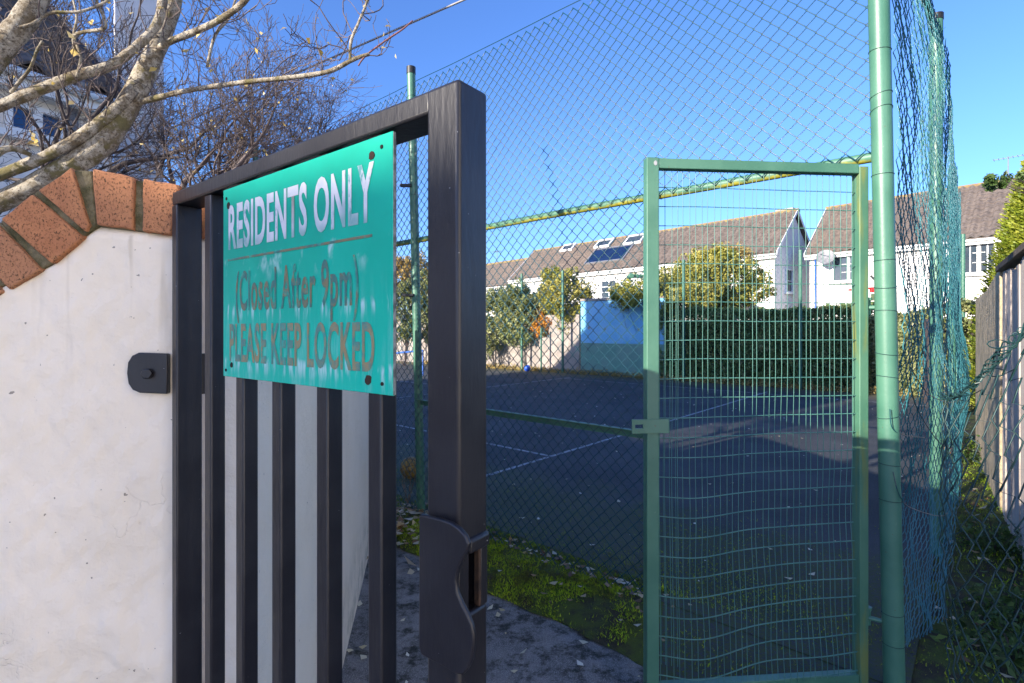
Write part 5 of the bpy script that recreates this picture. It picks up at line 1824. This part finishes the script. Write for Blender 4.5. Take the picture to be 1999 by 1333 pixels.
# ------------------------------------------------------------------ bare trees on the left
class Twigs:
    def __init__(self, seed):
        self.r = random.Random(seed)
        self.mb = MB(); self.fine = []; self.tips = []

    def grow(self, p, d, length, rad, depth, gnarl=.28, upb=.10, kids=(2, 4), minr=.0011, sp=.75):
        r = self.r
        n = 4
        pts, rs = [p.copy()], [rad]
        d = d.normalized()
        for i in range(n):
            d = (d + V3(r.gauss(0, gnarl), r.gauss(0, gnarl), r.gauss(0, gnarl) + upb)).normalized()
            p = p + d * length / n
            pts.append(p.copy()); rs.append(max(minr, rad * (1 - .5 * (i + 1) / n)))
        if rad > .006:
            self.mb.tube(*catmull(pts, rs, 2), 6, caps=False)
        else:
            self.fine.append((pts, max(minr, rad * .75)))
        if depth <= 0:
            self.tips.append(p); return
        for k in range(r.randint(*kids)):
            i = r.randint(1, n)
            q = pts[i]
            a = V3(r.gauss(0, 1), r.gauss(0, 1), r.gauss(0, 1))
            dd = (d + a.normalized() * sp).normalized()
            self.grow(q, dd, length * r.uniform(.5, .82), rs[i] * .66, depth - 1, gnarl, upb, kids, minr, sp)
        self.grow(p, d, length * r.uniform(.6, .85), rs[-1], depth - 1, gnarl, upb, kids, minr, sp)

    def finish(self, root, bark, twig, main='trunk'):
        if self.mb.v:
            self.mb.build(main, bark, root, smooth=True)
        if self.fine:
            parts = []
            for rad_lo, rad_hi, rr in ((0, .0018, .0013), (.0018, .0030, .0022), (.003, 1, .0038)):
                sel = [q[0] for q in self.fine if rad_lo <= q[1] < rad_hi]
                if sel:
                    parts.append(wires(np.array([[list(x) for x in pp] for pp in sel]), rr, 3))
            v, f = join_np(parts)
            prop(build_np('twigs', v, f, twig, root), kind='stuff')


def tree_leaves(root, tips, frac, seed, size=.03, mat='leaf_yellow', name='leaves'):
    r = np.random.default_rng(seed)
    T = np.array([list(t) for t in tips])
    T = T[r.uniform(0, 1, len(T)) < frac]
    if len(T) == 0: return
    T = T + r.normal(0, .012, T.shape) - np.array([0, 0, size * .4])
    v, f = leaf_quads(T, size, seed, .7)
    prop(build_np(name, v, f, mat, root, attr=r.uniform(0, 1, len(T))), kind='stuff')


# tree with silvery limbs crossing the upper left corner
ta_ = empty('silver_tree', V3(-2.3, 1.85, 0), 'silver barked tree with thick limbs crossing above the brick coping', 'tree')
def limb(pix, rad, name='limb', bark='silver_bark', parent=None, sides=10, sub=5):
    pts = [at(*q) if len(q) == 3 and q[1] > -900 else Vector(q) for q in pix]
    p, rd = catmull(pts, rad, sub)
    # gentle irregular swelling
    rd = [x * (1 + .04 * math.sin(i * 1.7) + rnd.uniform(-.04, .04)) for i, x in enumerate(rd)]
    mb = MB(); mb.tube(p, rd, sides)
    mb.build(name, bark, parent or ta_, smooth=True)
    return p


b_ = V3(-2.3, 1.85, 0)
mb = MB()
q = [b_, b_ + V3(.05, -.02, .7), b_ + V3(.25, -.05, 1.35), at(-60, 425, 1.74), at(0, 395, 1.75), at(110, 340, 1.77), at(195, 285, 1.80), at(240, 222, 1.83), at(275, 160, 1.86), at(305, 95, 1.90), at(335, 20, 1.95), at(350, -60, 2.0), at(360, -200, 2.1)]
p, rd = catmull(q, [.075, .065, .052, .036, .033, .035, .037, .037, .035, .032, .028, .024, .018], 5)
rd = [x * (1 + rnd.uniform(-.05, .05)) for i, x in enumerate(rd)]
mb.tube(p, rd, 14); mb.build('trunk', 'silver_bark', ta_, smooth=True)
tw = Twigs(11)
limbs = [
    ([(-70, 372, 1.70), (0, 342, 1.71), (90, 305, 1.73), (165, 262, 1.76), (225, 215, 1.79), (262, 175, 1.82)], [.020, .020, .020, .022, .022, .018]),
    ([(-60, 230, 1.68), (0, 207, 1.69), (60, 182, 1.70), (150, 148, 1.73), (215, 128, 1.77), (262, 95, 1.80), (305, 50, 1.84), (318, 0, 1.87), (322, -60, 1.9)], [.019, .019, .020, .019, .018, .016, .016, .018, .016]),
    ([(302, 100, 1.88), (330, 82, 1.86), (385, 60, 1.84), (430, 38, 1.82), (475, 5, 1.80), (510, -40, 1.78)], [.012, .013, .013, .012, .012, .010]),
    ([(255, 205, 1.84), (310, 190, 1.82), (370, 176, 1.80), (480, 160, 1.80), (560, 152, 1.80), (640, 140, 1.80), (690, 116, 1.8), (722, 105, 1.8)], [.012, .011, .009, .009, .009, .009, .008, .006]),
    ([(684, 117, 1.8), (686, 80, 1.8), (700, 45, 1.8), (718, 0, 1.8), (728, -50, 1.8)], [.006, .006, .0055, .005, .004]),
    ([(700, 128, 1.8), (715, 108, 1.8), (752, 80, 1.8), (785, 58, 1.8), (806, 40, 1.8)], [.003, .0035, .0035, .0032, .0026]),
    ([(-70, 190, 1.5), (0, 95, 1.52), (40, 50, 1.53), (70, 0, 1.55), (95, -70, 1.6)], [.038, .038, .037, .034, .03]),
    ([(150, 108, 1.72), (145, 72, 1.70), (165, 62, 1.69), (200, 57, 1.68), (207, 45, 1.67), (195, 15, 1.66), (180, -20, 1.65)], [.006, .006, .006, .006, .005, .005, .004]),
    ([(22, 180, 1.69), (38, 160, 1.68), (60, 132, 1.68), (72, 100, 1.68), (84, 80, 1.68)], [.006, .006, .005, .005, .005]),
    ([(-30, 75, 1.5), (0, 62, 1.5), (60, 48, 1.52), (100, 25, 1.55), (160, 22, 1.57), (215, 0, 1.6)], [.006, .006, .0055, .005, .005, .004]),
    ([(-20, 320, 1.66), (0, 296, 1.66), (28, 290, 1.68), (60, 302, 1.72)], [.012, .012, .011, .009]),
    ([(150, 150, 1.7), (158, 112, 1.7), (145, 70, 1.72), (150, 30, 1.74), (135, -30, 1.76)], [.006, .005, .005, .004, .003]),
    ([(405, 130, 1.95), (420, 70, 1.98), (450, 30, 2.0), (470, -40, 2.0)], [.006, .006, .005, .004]),
]
for i, (px, rr_) in enumerate(limbs):
    bk_ = 'silver_bark' if i != 5 else 'shoot_red'
    rr_ = [x * .88 for x in rr_]
    pp = limb(px, rr_, 'limb' if i != 5 else 'shoot', bk_)
    if i in (5, 6): continue
    for k in range(4 if i not in (2, 3, 4) else 9):
        q = pp[tw.r.randint(2, len(pp) - 1)]
        tw.grow(q, V3(tw.r.gauss(0, .6), tw.r.gauss(0, .5), abs(tw.r.gauss(.5, .5))), tw.r.uniform(.09, .17), .0026, 2, .3, .12, (1, 2), .0009)
tw.finish(ta_, 'twig_bark', 'twig_bark', 'side_branch')
tree_leaves(ta_, tw.tips, .17, 12, .026)


def fan_tree(name, label, base, stems, seed, length, rad, depth, bark, twig, leafrac, kids=(2, 3), sp=.75, spread=.5, dirs=None, leaf=.022, gn=.24):
    root = empty(name, base, label, 'tree')
    t = Twigs(seed)
    base = Vector(base)
    for k in range(stems):
        d = Vector(dirs[k]) if dirs else V3(t.r.gauss(0, spread), t.r.gauss(0, spread), 1)
        t.grow(base + V3(t.r.uniform(-.05, .05), t.r.uniform(-.05, .05), 0), d, length * t.r.uniform(.8, 1.1), rad * t.r.uniform(.75, 1.1), depth, gn, .07, kids, .0011, sp)
    t.finish(root, bark, twig, 'stem')
    tree_leaves(root, t.tips, leafrac, seed + 1, leaf)
    return root


bt_ = at(375, 470, 3.3)
mbb = V3(bt_.x, bt_.y, 0)
def staged_tree(name, label, crown, seed, **kw):
    r = fan_tree(name, label, crown, seed=seed, **kw)
    mb = MB()
    c = Vector(crown)
    p, rd = catmull([V3(c.x + .05, c.y, 0), V3(c.x + .02, c.y, c.z * .5), c + UP * .03], [kw['rad'] * 1.9, kw['rad'] * 1.6, kw['rad'] * 1.3], 5)
    mb.tube(p, rd, 10); mb.build('trunk', kw['bark'], r, smooth=True)
    return r


staged_tree('bare_tree', 'densely twigged bare tree behind the top rail of the gate', bt_, 21, stems=6, length=.62, rad=.026, depth=5, bark='twig_bark', twig='twig_bark', leafrac=.03, kids=(2, 4), dirs=[(-.55, .1, 1), (-.1, -.1, 1), (.35, .1, 1), (.75, -.1, .95), (1.05, .1, .75), (.1, .4, 1)])
staged_tree('bare_tree', 'dark tangled bare tree in the upper left corner before the house', at(120, 430, 3.1), 22, stems=6, length=.62, rad=.024, depth=5, bark='dark_twig', twig='dark_twig', leafrac=.02, kids=(2, 3), dirs=[(-.6, .1, .9), (-.3, -.1, 1), (.15, .1, 1), (.5, -.1, .9), (.2, .4, 1), (-.1, -.2, 1)])
# overhead cable
c0_, c1_ = at(540, 160, 6.0), at(905, 0, 5.0)
mb = MB()
n_ = 24
e0_, e1_ = c0_ + (c0_ - c1_) * 1.2, c1_ + (c1_ - c0_) * 3
mb.tube([e0_.lerp(e1_, i / n_) - UP * 0.25 * (0.0) for i in range(n_ + 1)], .010, 8)
prop(mb.build('overhead_cable', 'cable', smooth=True), 'grey overhead cable slanting across the sky above the bare trees', 'cable')
